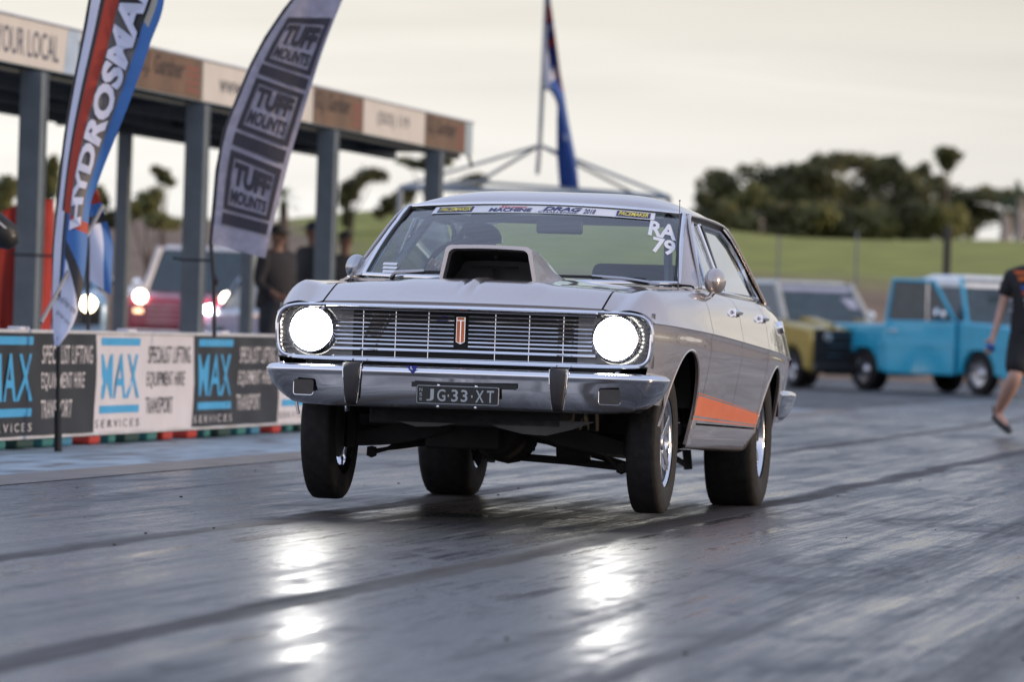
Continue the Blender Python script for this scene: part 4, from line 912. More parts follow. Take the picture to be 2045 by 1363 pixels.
tree([(1518, 400, 26, 30), (1500, 385, 22, 18)], 218, 1516, 'tree with a thick pale trunk above the gold car', m_=1, group=TG, pale=True, tw=.42)
tree([(1632, 430, 20, 20)], 216, 1632, 'small tree with a short pale trunk', m_=1, group=TG, pale=True, tw=.30)
def palm(px, py, Y, r_, label, base_py=None, pale=True):
    c = at(px, py, Y); gz = bz(c.x, Y) if Y > 104 else 0; root = empty('palm_tree', (c.x, Y, gz), 0, label, 'palm tree', 'spiky palms'); cz = c.z - gz; b = MB()
    for k in range(34):
        a, e_ = random.uniform(0, 2 * math.pi), random.uniform(-.5, 1.4); L_ = r_ * random.uniform(.7, 1.1); d = Vector((math.cos(a) * math.cos(e_), math.sin(a) * math.cos(e_), math.sin(e_)))
        p0 = Vector((0, 0, cz)); s2 = d.cross(Vector((0, 0, 1))); s2 = s2.normalized() * L_ * .06 if s2.length > .1 else Vector((L_ * .06, 0, 0))
        p1 = p0 + d * L_ * .55; p2 = p0 + d * L_ + Vector((0, 0, -.25 * L_)); b.add([p0, p1 + s2, p2, p1 - s2], [(0, 1, 2, 3)])
    b.build('fronds', M_leafs[2], root, smooth=0, recalc=False)
    MB().tube([(0, 0, -.3), (.05, 0, cz * .6), (0, 0, cz)], [.26 if pale else .12, .2 if pale else .09, .14 if pale else .08], 8).build('trunk', M_barkp if pale else M_bark, root)
palm(2038, 395, 190, 1.0, 'tall palm at the right edge above the walking person'); palm(2008, 420, 195, .7, 'smaller palm just left of the tall one at the right edge')
palm(566, 402, 95, .45, 'thin palm between the grey feather flag and the shelter post', pale=False)
LT = [([(12, 385, 30, 26), (4, 410, 30, 30)], 8, 110, 'green tree behind the shelter at the left edge', 1), ([(95, 360, 16, 40), (100, 330, 12, 16)], 98, 112, 'tree behind the first gap of the shelter', 1),
      ([(290, 405, 26, 24), (318, 442, 34, 16), (262, 425, 20, 24)], 300, 112, 'rounded green tree seen between the shelter posts', 1), ([(330, 352, 12, 9), (312, 340, 9, 7), (338, 362, 8, 6)], 325, 125, 'wispy tall tree tuft above the round one between the posts', 0),
      ([(198, 400, 14, 20), (212, 440, 20, 20)], 205, 112, 'tree behind the blue and white flag fold', 0),
      ([(748, 350, 30, 15), (712, 368, 22, 15), (697, 395, 17, 22), (690, 430, 10, 20)], 700, 150, 'arching tree right of the shelter post left of the car', 0), ([(792, 405, 30, 12), (806, 388, 18, 14), (770, 425, 16, 10)], 800, 150, 'small tree just behind the car windscreen pillar', 0),
      ([(818, 325, 24, 8), (875, 322, 22, 8), (850, 330, 18, 8)], 850, 150, 'thin foliage showing under the end of the shelter roof', 0), ([(940, 362, 30, 12), (920, 370, 24, 12)], 935, 150, 'dark rounded tree top left of the canopy frame', 0),
      ([(1395, 385, 10, 22), (1400, 410, 14, 20)], 1398, 230, 'small pointed tree just right of the car roof', 0)]
for cl_, bx_, Yt, lb, mi_ in LT: tree(cl_, Yt, bx_, lb, m_=mi_, group='trees behind the shelter', sz=.10, dens=2.2, tw=.09)
# far wood to the right, mirrored in the car's doors
b = MB(); random.seed(3)
for i in range(90):
    x = 28 + i * 2.0 + random.uniform(-1, 1); y = 225 + random.uniform(-8, 8); h_ = random.uniform(2.0, 4.6); leaves(b, (x, y, bz(x, y) + h_ * .6), 2.2, 2.2, h_ * .6, 90, .55)
tag(b.build('distant_wood', M_leafs[0], smooth=0, recalc=False), 'dark wood carrying on along the bank to the right of the palms', 'wood', kind='stuff')
# fence posts along the bank
for px, y0, y1, Yp, r_, lb in ((1893, 452, 560, 98, .075, 'thick dark post on the bank above the pickup'), (1712, 462, 560, 100, .022, 'thin fence post above the gold car bonnet'), (1556, 470, 560, 100, .020, 'thin fence post beside the silver car pillar')):
    p = at(px, y0, Yp); tag(MB().tube([(p.x, Yp, 0), (p.x, Yp, p.z)], r_, 8).build('fence_post', M_black if r_ > .05 else M_post), lb, 'post', 'posts of the bank fence')

# ================================================================ PARKED VEHICLES
M_vglass = mat('vehicle_glass', (.035, .055, .065), .12, 0, .5, var=.2); M_vtrim = mat('vehicle_black', (.015, .015, .016), .5)
M_head = mat('unlit_lamp', (.55, .55, .52), .15, .4, .8)
def lampmat(c, s): return mat('lit_%d_%d' % (c[1] * 100, s), (1, 1, 1), .4, emit=c, es=s)
def vehicle(name, label, cat_, loc, rz, sp, group='cars parked beyond the strip'):
    """sp: L, W, top: outline of the lower body [(y,z)...] front to rear; cab: (y0,y1,y2,y3,zb,zr) base front, roof front, roof rear, base rear; wheels [(y,r)]"""
    root = empty(name, loc, rz, label, cat_, group); H = sp['W'] / 2; zb = sp.get('zb', .26); L_ = sp['L']
    bot = []
    for y, r in sorted(sp['wheels']):
        for k in range(11): th = math.pi - math.pi * k / 10; bot.append((y + (r + .07) * math.cos(th), max(zb, r - .02 + (r + .06) * math.sin(th))))
    poly = [(.06, zb)] + bot + [(L_ - .05, zb)] + sp['top'][::-1]
    bd = MB().prism(poly, lambda y, z: (-H, y, z), lambda y, z: (H, y, z)).build('body', sp['m'], root, bevel=sp.get('bev', .09), smooth=40)
    if 'side2' in sp:
        z0, z1, m2 = sp['side2']
        for s in (-1, 1): MB().box((s * (H + .002), L_ / 2, (z0 + z1) / 2), (.012, L_ - .3, z1 - z0)).build('side_band', m2, bd, bevel=.004)
    y0, y1, y2, y3, zc, zr = sp['cab']; h1 = H - .06; h2 = H - sp.get('tuck', .17)
    def fr(name, ya, yb, yc, yd, z0, z1, ha, hb, m_, bev=.02, par=root):
        vs = [(-ha, ya, z0), (ha, ya, z0), (ha, yd, z0), (-ha, yd, z0), (-hb, yb, z1), (hb, yb, z1), (hb, yc, z1), (-hb, yc, z1)]
        return MB().add(vs, [(0, 3, 2, 1), (4, 5, 6, 7), (0, 1, 5, 4), (1, 2, 6, 5), (2, 3, 7, 6), (3, 0, 4, 7)]).build(name, m_, par, bevel=bev, smooth=40)
    gl = fr('windows', y0, y1, y2, y3, zc - .03, zr - .05, h1, h2, M_vglass)
    fr('roof', y1 - .03, y1 + .08, y2 - .06, y2 + .03, zr - .07, zr, h2 + .02, h2 - .10, sp['mr'], .03)
    if sp.get('thick'): fr('roof_side', y0 + (y1 - y0) * .78, y1, y2, y2 + .05, zr - .20, zr - .06, h2 + .05, h2 + .03, sp['mr'], .02)
    for s in (-1, 1):
        for ya, yb in ((y0, y1), (y3, y2)):
            MB().tube([(s * (h1 + .006), ya, zc - .02), (s * (h2 + .006), yb, zr - .05)], sp.get('pil', .035), 8).build('pillar', sp['mr'] if sp.get('prm') else sp['m'], root)
        ym = (y1 + y2) / 2 + .1 if y3 - y0 > 1.9 else None
        if ym: MB().tube([(s * (h1 + .004), ym, zc - .02), (s * (h2 + .004), ym, zr - .05)], .03, 6).build('pillar', M_vtrim, root)
    for y, r in sp['wheels']:
        for s in (-1, 1):
            x = s * (H - .12); ti = MB().lathe([(r * .6, -.1), (r * .9, -.105), (r, -.07), (r, .07), (r * .9, .105), (r * .6, .1)], (x, y, r), (s, 0, 0), 28).build('wheel', M_rubber, root)
            MB().lathe([(r * .62, .09), (r * .58, .05), (r * .3, .04), (r * .14, .09), (0, .09)], (x, y, r), (s, 0, 0), 20).build('rim', sp.get('rim', M_satin), ti)
    fz = sp['fz']; gm = MB().box((0, -.012, (fz[0] + fz[1]) / 2), (2 * H - sp.get('gin', .18), .05, fz[1] - fz[0])).build('grille', sp.get('mg', M_vtrim), root, bevel=.01)
    for k in range(4): MB().box((0, -.042, fz[0] + (fz[1] - fz[0]) * (k + .5) / 4), (2 * H - sp.get('gin', .18) - .5, .012, .012)).build('grille_slat', M_satin, gm)
    for s in (-1, 1):
        r = sp.get('hr', .09); lit = sp.get('lit')
        MB().lathe([(0, .03), (r * .8, .025), (r, .0), (r * 1.1, -.03)], (s * sp['hx'], -.035, sp['hz']), (0, -1, 0), 20).build('headlight', lit if lit else M_head, root)
        if 'ind' in sp: MB().box((s * (sp['hx'] + .02), -.03, sp['ind'][0]), (.14, .04, .06)).build('indicator', sp['ind'][1], root, bevel=.01)
    MB().box((0, -.10, sp['bz']), (2 * H + .04, .14, .14)).build('bumper', sp.get('mb', M_chrome), root, bevel=.03)
    for s in (-1, 1):
        b = MB(); b.lathe([(0, -.03), (.07, -.02), (.08, .02), (0, .05)], (s * (H + .14), y0 + .35, zc + .10), (0, 1, 0), 12); b.tube([(s * (H + .12), y0 + .35, zc + .08), (s * (H - .03), y0 + .38, zc - .03)], .015, 6); b.build('door_mirror', sp.get('mm', M_chrome), root)
        for yl_ in sp.get('seams', ()): MB().box((s * (H + .001), yl_, (zb + zc) / 2 + .05), (.006, .012, zc - zb - .12)).build('door_seam', M_vtrim, root)
        MB().box((s * (H + .012), y0 + 1.15, zc - .12), (.03, .16, .03)).build('door_handle', M_chrome, root, bevel=.008)
    return root
def place(px, py, Y, lx, ly, rz):
    p = at(px, py, Y); c, s_ = math.cos(rz), math.sin(rz); return (p.x - (lx * c - ly * s_), p.y - (lx * s_ + ly * c), 0)
sedan_top = lambda L_, h=.92: [(0, h - .22), (.02, h - .06), (.25, h - .01), (1.25, h + .04), (L_ - 1.0, h + .04), (L_ - .15, h - .02), (L_, h - .2)]
# blue pickup with its door open
rz = rad(34)
M_pblu = mat('pickup_blue', (.025, .40, .60), .22, .1, 1.0, var=.05); M_pwht = mat('roof_white', (.82, .82, .79), .3, 0, .8)
SPU = dict(bev=.09, L=5.0, W=1.95, m=M_pblu, mr=M_pwht, zb=.22, top=[(0, .85), (.03, 1.05), (.2, 1.12), (1.35, 1.18), (2.75, 1.18), (2.80, 1.12), (4.95, 1.10), (5.0, .9)], cab=(1.25, 1.62, 2.60, 2.74, 1.18, 1.93), wheels=[(.90, .34), (3.9, .34)], fz=(.62, .98), hx=.78, hz=.80, bz=.42, seams=(1.42, 2.62), prm=False, tuck=.22, hr=.10, side2=(.72, .80, M_pblu), thick=1)
pk = vehicle('pickup_truck', 'bright blue vintage pickup with white roof and its near door swung open', 'pickup', place(1962, 745, 82.6, -.86, .90, rz), rz, SPU)
dr = empty('door', (-.99, 1.42, 0)); dr.parent = pk; dr.rotation_euler = (0, 0, rad(30))
dp = [(0, .30), (1.22, .30), (1.24, 1.17), (1.14, 1.80), (.42, 1.80), (.02, 1.18)]
b = MB(); b.prism([(0, .30), (1.22, .30), (1.24, 1.17), (.02, 1.17)], lambda y, z: (-.05, y, z), lambda y, z: (.05, y, z)); b.build('door_skin', M_pblu, dr, bevel=.03)
MB().tube([(0, .03, 1.17), (0, .42, 1.81), (0, 1.12, 1.82), (0, 1.22, 1.17)], .035, 8).build('window_frame', M_pblu, dr)
b = MB(); b.add([(0, y, z) for y, z in ((.05, 1.17), (.42, 1.79), (1.12, 1.79), (1.20, 1.17))], [(0, 1, 2, 3)]); b.build('window', M_vglass, dr, smooth=0)
MB().tube([(0, .52, 1.17), (0, .52, 1.80)], .014, 6).build('vent_bar', M_chrome, dr)
b = MB(); b.lathe([(0, -.04), (.10, -.03), (.11, .02), (0, .06)], (-.16, .28, 1.28), (0, 1, 0), 14); b.tube([(-.14, .28, 1.24), (0, .25, 1.16)], .015, 6); b.build('door_mirror', M_chrome, dr)
MB().box((-.07, 1.08, 1.0), (.04, .16, .04)).build('door_handle', M_chrome, dr, bevel=.01); MB().box((-.056, .62, .78), (.012, 1.14, .07)).build('side_moulding', M_pblu, dr)
MB().box((-.99, 4.93, .80), (.03, .10, .22)).build('tail_lamp', lampmat((1, .55, .25), 2), pk, bevel=.01)
MB().box((0, 5.06, .44), (1.9, .12, .14)).build('rear_bumper', M_pwht, pk, bevel=.03)
MB().add([(-.18, 1.30, 1.66), (.30, 1.30, 1.66), (.30, 1.36, 1.76), (-.18, 1.36, 1.76)], [(0, 1, 2, 3)]).build('screen_sticker', M_white, pk, smooth=0)
# gold hatch with a black nose
rz = rad(24)
M_gold = mat('gold_paint', (.42, .31, .05), .25, .4, 1.0, var=.05); M_crm = mat('cream_roof', (.46, .44, .38), .35, 0, .6)
gc = vehicle('parked_car', 'gold old hatchback with cream roof and black nose left of the blue pickup', 'car', place(1622, 745, 85, -.86, 0, rz), rz,
        dict(L=4.3, W=1.72, m=M_gold, mr=M_crm, zb=.24, top=[(0, .80), (.03, .98), (.3, 1.06), (1.30, 1.14), (4.1, 1.16), (4.3, .95)], cab=(1.15, 1.72, 3.7, 4.2, 1.14, 1.80), wheels=[(.80, .31), (3.3, .31)], fz=(.30, .98), gin=.02, hx=.60, hz=.86, bz=.34, mb=M_vtrim, hr=.085, seams=(1.45, 2.6), prm=True, pil=.05))
MB().add([(-.66, 1.665, 1.70), (.66, 1.665, 1.70), (.69, 1.60, 1.62), (-.69, 1.60, 1.62)], [(0, 1, 2, 3)]).build('screen_banner', mat('banner_lilac', (.35, .36, .45), .5), gc, smooth=0)
MB().add([(.40, 1.50, 1.52), (.66, 1.50, 1.52), (.70, 1.34, 1.34), (.52, 1.34, 1.34)], [(0, 1, 2, 3)]).build('class_number', mat('banner_lilac', (.35, .36, .45), .5), gc, smooth=0)
for s in (-1, 1): MB().tube([(s * .42, .15, 1.03), (s * .46, .7, 1.12), (s * .50, 1.15, 1.155)], [.05, .06, .04], 8).build('bonnet_ridge', M_gold, gc)
MB().box((-.78, .02, .62), (.10, .06, .10)).build('indicator', lampmat((1, .55, .25), 2), gc, bevel=.01)
# red and white truck with lit lamps
rz = rad(-7)
M_vred = mat('truck_red', (.33, .02, .045), .25, .1, 1.0); M_vwh = mat('truck_white', (.62, .58, .55), .3, 0, .8)
tr_ = vehicle('pickup_truck', 'old red and white truck with lit headlights seen between the shelter posts', 'pickup', place(280, 600, 78, -.665, 0, rz), rz,
        dict(L=4.8, W=1.78, m=M_vred, mr=M_vwh, zb=.3, top=[(0, .95), (.03, 1.14), (.2, 1.20), (1.3, 1.26), (2.7, 1.26), (2.75, 1.2), (4.75, 1.2), (4.8, .9)], cab=(1.2, 1.62, 2.6, 2.72, 1.26, 1.96), wheels=[(.85, .37), (3.7, .37)], fz=(.72, 1.05), mg=M_vred, hx=.665, hz=1.15, bz=.58, lit=lampmat((1, .86, .62), 14), ind=(.93, lampmat((1, .55, .25), 3)), prm=True, tuck=.20, mb=M_vwh, pil=.05))
for s in (-1, 1):
    MB().tube([(s * .89, .05, 1.05), (s * .90, .6, 1.22), (s * .88, 1.2, 1.28), (s * .80, 1.3, 1.34)], [.10, .10, .07, .04], 10).build('fender_flare', M_vwh, tr_)
for x in (.32, .44): MB().lathe([(0, .03), (.06, .02), (.07, 0), (.07, -.05)], (x, -.20, .98), (0, -1, 0), 16).build('fog_lamp', lampmat((.95, .95, 1), 16), tr_)
# blue car with lit lamp, behind the tall flag
M_pale = mat('pale_blue_paint', (.20, .34, .50), .25, .2, 1.0)
vehicle('parked_car', 'light blue car with one lit headlight showing behind the tall red and blue flag', 'car', place(176, 600, 66, .62, 0, rad(10)), rad(10),
        dict(L=4.5, W=1.75, m=M_pale, mr=M_pale, top=[(0, .95), (.05, 1.10), (.3, 1.15), (1.25, 1.20), (3.6, 1.20), (4.4, 1.15), (4.5, .9)], cab=(1.2, 1.7, 2.9, 3.5, 1.2, 1.72), wheels=[(.8, .33), (3.4, .33)], fz=(.72, .98), hx=.62, hz=.98, bz=.55, lit=lampmat((1, .80, .52), 14), hr=.10))
vehicle('parked_car', 'pale blue car hidden behind the two dark clad men', 'car', place(585, 600, 74, -.80, 0, rad(20)), rad(20),
        dict(L=4.5, W=1.75, m=mat('ice_blue_paint', (.36, .46, .58), .25, .1, 1.0), mr=M_pale, top=sedan_top(4.5, .98), cab=(1.3, 1.8, 2.9, 3.5, 1.02, 1.5), wheels=[(.8, .33), (3.4, .33)], fz=(.6, .85), hx=.66, hz=.75, bz=.45))
# small utility building out to the right, mirrored in the silver doors
bl = empty('site_building', (26, 82, 0), rad(-22), 'cream site building beyond the right of the strip, mirrored in the silver doors', 'building')
MB().box((0, 0, 1.5), (13, 5, 3.0)).build('wall', mat('building_cream', (.46, .40, .35), .7, var=.1), bl, smooth=0, bevel=.02)
MB().box((0, 0, 3.08), (13.8, 5.8, .16)).build('roof', mat('roof_brown', (.14, .09, .07), .6), bl, bevel=.02)
for x in (-4.5, -1.5, 1.5, 4.5): MB().box((x, -2.52, 1.4), (1.3, .06, 1.7 if x in (-1.5, 4.5) else 1.0)).build('window' if x not in (-1.5, 4.5) else 'door', M_vglass, bl, bevel=.01)
# ================================================================ PEOPLE
M_skin = mat('skin', (.50, .30, .23), .55, var=.08, scale=9); M_hair = mat('hair_dark', (.02, .015, .012), .7)
M_tee = mat('tee_black', (.016, .016, .018), .85, var=.2, scale=9, bump=.2); M_short = mat('shorts_black', (.012, .012, .014), .85, var=.2, bump=.2); M_denim = mat('trousers_dark', (.03, .032, .04), .85, var=.2)
def skin(name, verts, edges, m_, parent, root=0, lv=2, smooth=80):
    me = bpy.data.meshes.new(name); me.from_pydata([tuple(v[0]) for v in verts], edges, []); o = bpy.data.objects.new(name, me); C.objects.link(o)
    o.modifiers.new('s', 'SKIN'); q_ = o.modifiers.new('u', 'SUBSURF'); q_.levels = lv; q_.render_levels = lv
    if not me.skin_vertices: 
        bpy.context.view_layer.objects.active = o; o.select_set(True); bpy.ops.object.modifier_remove(modifier='s'); 
    for i, v in enumerate(verts):
        r = v[1]; me.skin_vertices[0].data[i].radius = r if isinstance(r, tuple) else (r, r); me.skin_vertices[0].data[i].use_root = (i == root)
    dg = bpy.context.evaluated_depsgraph_get(); dg.update(); nm = bpy.data.meshes.new_from_object(o.evaluated_get(dg)); nm.name = name
    o.modifiers.clear(); o.data = nm; nm.materials.clear(); nm.materials.append(m_); nm.shade_smooth(); o.parent = parent; return o
def hand(vs, es, wi, wrist, elbow, side):
    """palm, four unequal curled fingers and a thumb growing from the wrist vertex"""
    d = (Vector(wrist) - Vector(elbow)).normalized(); ac = d.cross(Vector((0, 1, 0))).normalized() if abs(d.y) < .9 else Vector((1, 0, 0)); fw = ac.cross(d)
    p = Vector(wrist) + d * .05; vs.append((p, (.036, .016))); pi = len(vs) - 1; es.append((wi, pi))
    k = Vector(wrist) + d * .09; vs.append((k, (.038, .014))); ki = len(vs) - 1; es.append((pi, ki))
    for f_, (o_, L_) in enumerate(((-.028, .070), (-.010, .080), (.010, .075), (.027, .060))):
        a = k + ac * o_ + d * .015; b_ = a + d * L_ * .5 + fw * .008; c = b_ + d * L_ * .35 + fw * .025
        i0 = len(vs); vs += [(a, .009), (b_, .0085), (c, .007)]; es += [(ki, i0), (i0, i0 + 1), (i0 + 1, i0 + 2)]
    a = p + ac * (-.045) + fw * .01; b_ = a + d * .035 - ac * .012 + fw * .012; i0 = len(vs); vs += [(a, .011), (b_, .009)]; es += [(pi, i0), (i0, i0 + 1)]
def person(label, loc, rz, J, top_m, bot_m, group=None, cap=None, sleeves='short', shorts=False, hair=True, build=1.0, sk=None):
    M_skin = sk or mat('skin', (.50, .30, .23))
    """J: joints in local metres (x right of the picture, y away, z up)"""
    root = empty('person', loc, rz, label, 'person', group); V = lambda k: Vector(J[k]); g = build
    vs = [(V('pelvis'), (.15 * g, .11 * g)), (V('waist'), (.135 * g, .10 * g)), (V('chest'), (.165 * g, .115 * g)), (V('neck'), .055), (V('head') - Vector((0, 0, .06)), .062), (V('head'), (.078, .092)), (V('head') + Vector((0, 0, .075)), .070)]
    es = [(0, 1), (1, 2), (2, 3), (3, 4), (4, 5), (5, 6)]
    for s in 'LR':
        i = len(vs); vs += [(V('sh' + s), .062 * g), (V('el' + s), .042), (V('wr' + s), .028)]; es += [(2, i), (i, i + 1), (i + 1, i + 2)]; hand(vs, es, i + 2, J['wr' + s], J['el' + s], s)
        i = len(vs); an = V('an' + s); vs += [(V('hip' + s), .095 * g), (V('kn' + s), .070), ((V('kn' + s) * .62 + an * .38), .074), (an, .044), (V('to' + s), .034)]; es += [(0, i), (i, i + 1), (i + 1, i + 2), (i + 2, i + 3), (i + 3, i + 4)]
    body = skin('body', vs, es, M_skin, root)
    # face
    h = V('head'); fd = Vector(J.get('face', (0, -1, 0))).normalized(); sd_ = fd.cross(Vector((0, 0, 1)))
    MB().tube([h + fd * .075 + Vector((0, 0, .01)), h + fd * .112 + Vector((0, 0, -.03))], [.008, .016], 8).build('nose', M_skin, root)
    for s in (-1, 1):
        MB().lathe([(0, .008), (.010, .004), (.012, -.004)], h + fd * .082 + sd_ * s * .032 + Vector((0, 0, .015)), fd, 10).build('eye', M_hair, root)
        MB().lathe([(0, .012), (.022, .008), (.028, -.006)], h + sd_ * s * .082 - Vector((0, 0, .005)), sd_ * s, 10).build('ear', M_skin, root)
    MB().tube([h + fd * .090 + sd_ * -.022 + Vector((0, 0, -.055)), h + fd * .094 + Vector((0, 0, -.056)), h + fd * .090 + sd_ * .022 + Vector((0, 0, -.055))], .006, 6).build('mouth', mat('lips', (.25, .09, .08), .5), root)
    cm = cap or M_hair
    rows = [[h - fd * .008 + Vector((.098 * math.cos(t) * math.cos(e_), .108 * math.sin(t) * math.cos(e_), .035 + .095 * math.sin(e_))) for t in [2 * math.pi * k / 20 for k in range(20)]] for e_ in [math.pi / 2 * k / 8 for k in range(9)]]
    c_ = MB().grid(rows, closed=True).build('cap' if cap else 'hair', cm, root, smooth=80)
    if cap: MB().add([h + fd * (.085 + q_) + sd_ * w_ + Vector((0, 0, .048 - q_ * .2)) for q_, w_ in ((0, -.07), (.07, -.05), (.09, 0), (.07, .05), (0, .07))], [(0, 1, 2, 3, 4)]).build('cap_peak', cm, c_, solid=.006, smooth=0)
    # shirt
    dn = Vector((0, 0, -.07)); vs = [(V('pelvis') + dn * .9, (.215 * g, .17 * g)), (V('pelvis') + dn * -.4, (.20 * g, .16 * g)), (V('waist'), (.185 * g, .15 * g)), (V('chest'), (.205 * g, .15 * g)), (V('neck') - Vector((0, 0, .02)), .08)]; es = [(0, 1), (1, 2), (2, 3), (3, 4)]
    for s in 'LR':
        i = len(vs); f_ = .62 if sleeves == 'short' else 1.0; e = V('sh' + s) + (V('el' + s) - V('sh' + s)) * f_; vs += [(V('sh' + s), .092 * g), (e, .078 if sleeves == 'short' else .062)]; es += [(3, i), (i, i + 1)]
        if sleeves != 'short': vs.append((V('wr' + s) * .95 + V('el' + s) * .05, .040)); es.append((i + 1, i + 2))
    st = skin('shirt', vs, es, top_m, root)
    vs = [(V('pelvis') + Vector((0, 0, .10)), (.18 * g, .145 * g)), (V('pelvis') - Vector((0, 0, .02)), (.195 * g, .155 * g))]; es = [(0, 1)]
    for s in 'LR':
        i = len(vs); vs += [(V('hip' + s), .135 * g), (V('kn' + s), .112 if shorts else .092)]; es += [(1, i), (i, i + 1)]
        if not shorts: vs.append((V('an' + s) + Vector((0, 0, .02)), .062)); es.append((i + 1, i + 2))
    skin('shorts' if shorts else 'trousers', vs, es, bot_m, root)
    for s in 'LR':
        a, t_ = V('an' + s), V('to' + s); bk = a + (a - t_).normalized() * .05 + Vector((0, 0, -.03)) * 0
        so_ = skin('shoe', [(bk - Vector((0, 0, .03)), .046), (a * .6 + t_ * .4 - Vector((0, 0, .028)), .050), (t_ * 1.0, (.048, .034)), (t_ + (t_ - a).normalized() * .06, (.038, .024)), (a + Vector((0, 0, .01)), .05)], [(0, 1), (1, 2), (2, 3), (0, 4)], M_vtrim, root)
    return root, st
# person hurrying past at the right edge, seen from behind
Yp = 46.2
def jp(px, py, dy=0.0):
    p = at(px, py, Yp + dy); return (p.x, p.y, p.z)
JP = dict(pelvis=jp(2058, 662), waist=jp(2058, 618), chest=jp(2062, 572), neck=jp(2064, 522), head=jp(2066, 488), shL=jp(2018, 556), elL=jp(2000, 618, .02), wrL=jp(1984, 672, -.03), shR=jp(2106, 560), elR=jp(2124, 620, .02), wrR=jp(2128, 672, -.15),
          hipL=jp(2038, 690), knL=jp(2028, 752, -.16), anL=jp(1991, 826, .16), toL=jp(2012, 858, .02), hipR=jp(2078, 692), knR=jp(2092, 766, .1), anR=jp(2096, 848, .12), toR=jp(2106, 866, .28), face=(.5, 1, 0))
pr, st = person('person in black graphic tee and black shorts hurrying past at the right edge', (0, 0, 0), 0, JP, M_tee, M_short, shorts=True)
bxs = [((2014, 541, 2056, 549), (.62, .13, .03)), ((2010, 553, 2060, 561), (.66, .15, .03)), ((2016, 571, 2050, 579), (.03, .10, .36)), ((2016, 580, 2036, 590), (.75, .52, .04)), ((2012, 597, 2052, 603), (.45, .45, .5)), ((2020, 608, 2058, 613), (.45, .45, .5)), ((2014, 618, 2050, 623), (.35, .35, .4)), ((2036, 582, 2054, 590), (.5, .07, .05))]
for i, ((x0, y0, x1, y1), c) in enumerate(bxs):
    b = MB(); rows = []
    for k in range(9):
        x = x0 + (x1 - x0) * k / 8; dd = -.142 + .13 * ((x - 2062) / 48) ** 2; rows.append([jp(x, y, dd) for y in (y0, (y0 + y1) / 2, y1)])
    b.grid(rows).build('shirt_print', mat('print_%d' % i, c, .7), st, smooth=60)
gv = MB()
w_ = Vector(JP['wrL']); 
tag(skin('blue_cloth', [(w_ + Vector((-.01, -.04, -.09)), .040), (w_ + Vector((-.06, -.05, -.07)), .03), (w_ + Vector((.02, -.04, -.13)), .035), (w_ + Vector((-.04, -.04, -.13)), .025)], [(0, 1), (0, 2), (0, 3)], mat('cloth_blue', (.03, .10, .35), .7), None), 'crumpled blue rag in the left hand of the hurrying person', 'rag')
# two men behind the barrier
def stand(px, Y, top_py, turn=0, arm=0):
    p = at(px, 600, Y); H_ = at(px, top_py, Y).z; k = H_ / 1.80
    c, s_ = math.cos(turn), math.sin(turn)
    def T(x, y, z): return (x * c - y * s_, x * s_ + y * c, z * k)
    J = dict(pelvis=T(0, 0, .95), waist=T(0, 0, 1.10), chest=T(0, 0, 1.32), neck=T(0, 0, 1.50), head=T(.0, -.01, 1.64), shL=T(-.19, 0, 1.42), elL=T(-.25, .02, 1.16), wrL=T(-.22, -.10 - .12 * arm, .96 + .20 * arm), shR=T(.19, 0, 1.42), elR=T(.25, .02, 1.16), wrR=T(.20, -.12 - .12 * arm, .96 + .18 * arm),
             hipL=T(-.09, 0, .90), knL=T(-.11, -.02, .50), anL=T(-.12, .02, .09), toL=T(-.13, -.12, .035), hipR=T(.09, 0, .90), knR=T(.11, -.02, .50), anR=T(.12, .02, .09), toR=T(.13, -.12, .035), face=T(0, -1, 0)[:2] + (0,))
    return (p.x, p.y, 0), J
l_, J_ = stand(550, 54, 441, rad(50), .6)
person('person in dark jacket and dark cap standing just right of the grey feather flag', l_, 0, J_, mat('jacket_charcoal', (.028, .025, .027), .85, var=.2), M_denim, 'men behind the barrier', sk=mat('skin_shaded', (.20, .11, .075), .6), cap=M_hair, sleeves='long', build=1.15)  # shade these bystanders stand in is painted into their darker skin colour
l_, J_ = stand(622, 60, 432, rad(-50), .5)
person('person in black shirt and dark cap half hidden by the third shelter post', l_, 0, J_, mat('shirt_black', (.03, .03, .033), .85, var=.2), M_denim, 'men behind the barrier', sk=mat('skin_shaded', (.20, .11, .075), .6), cap=mat('cap_navy', (.02, .025, .05), .8), sleeves='short', build=1.15)
l_, J_ = stand(686, 62, 452, rad(20), .2)
person('person in dark top standing right of the third shelter post', l_, 0, J_, mat('vest_dark', (.04, .04, .045), .85), M_denim, 'men behind the barrier', sk=mat('skin_shaded', (.20, .11, .075), .6), sleeves='short')
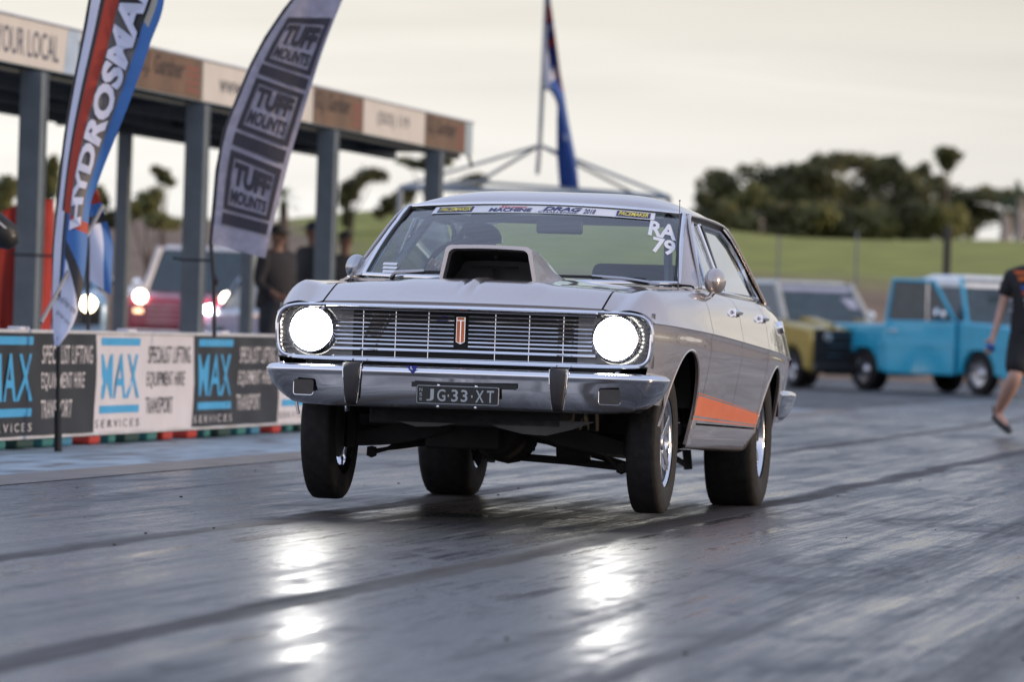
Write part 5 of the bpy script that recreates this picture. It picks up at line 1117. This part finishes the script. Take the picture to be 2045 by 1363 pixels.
# driver
JD = dict(pelvis=(-.37, 1.50, .60), waist=(-.37, 1.55, .72), chest=(-.37, 1.58, .90), neck=(-.37, 1.58, 1.04), head=(-.37, 1.56, 1.14), shL=(-.56, 1.55, .98), elL=(-.60, 1.32, .86), wrL=(-.54, 1.15, .96), shR=(-.18, 1.55, .98), elR=(-.14, 1.32, .86), wrR=(-.20, 1.15, .96),
          hipL=(-.46, 1.48, .60), knL=(-.48, 1.10, .70), anL=(-.48, .90, .42), toL=(-.48, .80, .42), hipR=(-.28, 1.48, .60), knR=(-.26, 1.10, .70), anR=(-.26, .90, .42), toR=(-.26, .80, .42), face=(0, -1, 0))
dv, _s = person('person in dark race suit and dark helmet at the wheel of the silver sedan', (0, 0, 0), 0, JD, mat('suit_dark', (.025, .025, .03), .8), mat('suit_dark', (.025, .025, .03), .8), sleeves='long', cap=mat('helmet_dark', (.03, .032, .04), .2, 0, 1.0))
dv.location = car.location; dv.rotation_euler = car.rotation_euler
# ================================================================ ODDS AND ENDS AT THE LEFT EDGE
M_rf = mat('red_canvas', (.34, .022, .012), .75, var=.25, scale=1.5)
bp_ = [(-60, 470), (-20, 438), (20, 416), (42, 402), (60, 396), (88, 398), (104, 400)]
b = MB(); rows = []
for i in range(31):
    x = -60 + 166 * i / 30; ty = interp(bp_)(x); rows.append([Vector((at(x, ty, 46).x, 46 + .06 * math.sin(i * 1.1) * (j / 6) + .10 * math.sin(i * .4), at(x, ty, 46).z * (1 - j / 8) + .0)) for j in range(9)])
tag(b.grid(rows).build('red_canopy_wall', M_rf, smooth=80, solid=.02), 'draped red canvas standing behind the leftmost grey post', 'canvas')
b = MB(); c = at(2, 468, 33); b.tube([c + Vector((-.16, 0, .12)), c + Vector((-.06, 0, .06)), c + Vector((.04, 0, -.02)), c + Vector((.085, 0, -.075))], [.05, .10, .095, .04], 14)
bg_ = b.build('camera_bag', mat('bag_black', (.014, .014, .013), .5, var=.3, bump=.2), smooth=80); tag(bg_, 'black rounded bag hanging into view at the left edge', 'bag')
MB().tube([c + Vector((-.13, -.06, .15)), c + Vector((.0, -.10, .07)), c + Vector((.09, -.05, -.01))], .007, 6).build('zip', M_satin, bg_)
# crumbs of rubber lying on the strip
random.seed(11); b = MB()
for i in range(150):
    u_ = random.uniform(-6.8, 2.5); w__ = random.uniform(13, 45); s_ = random.uniform(.002, .006) ; p = uw(u_, w__, s_ * .5); b.box(p, (s_ * 2, s_ * 1.6, s_), rz=random.uniform(0, 3))
tag(b.build('rubber_crumbs', M_rubber, smooth=0), 'scattered crumbs of tyre rubber on the strip', 'rubber crumbs', kind='stuff')
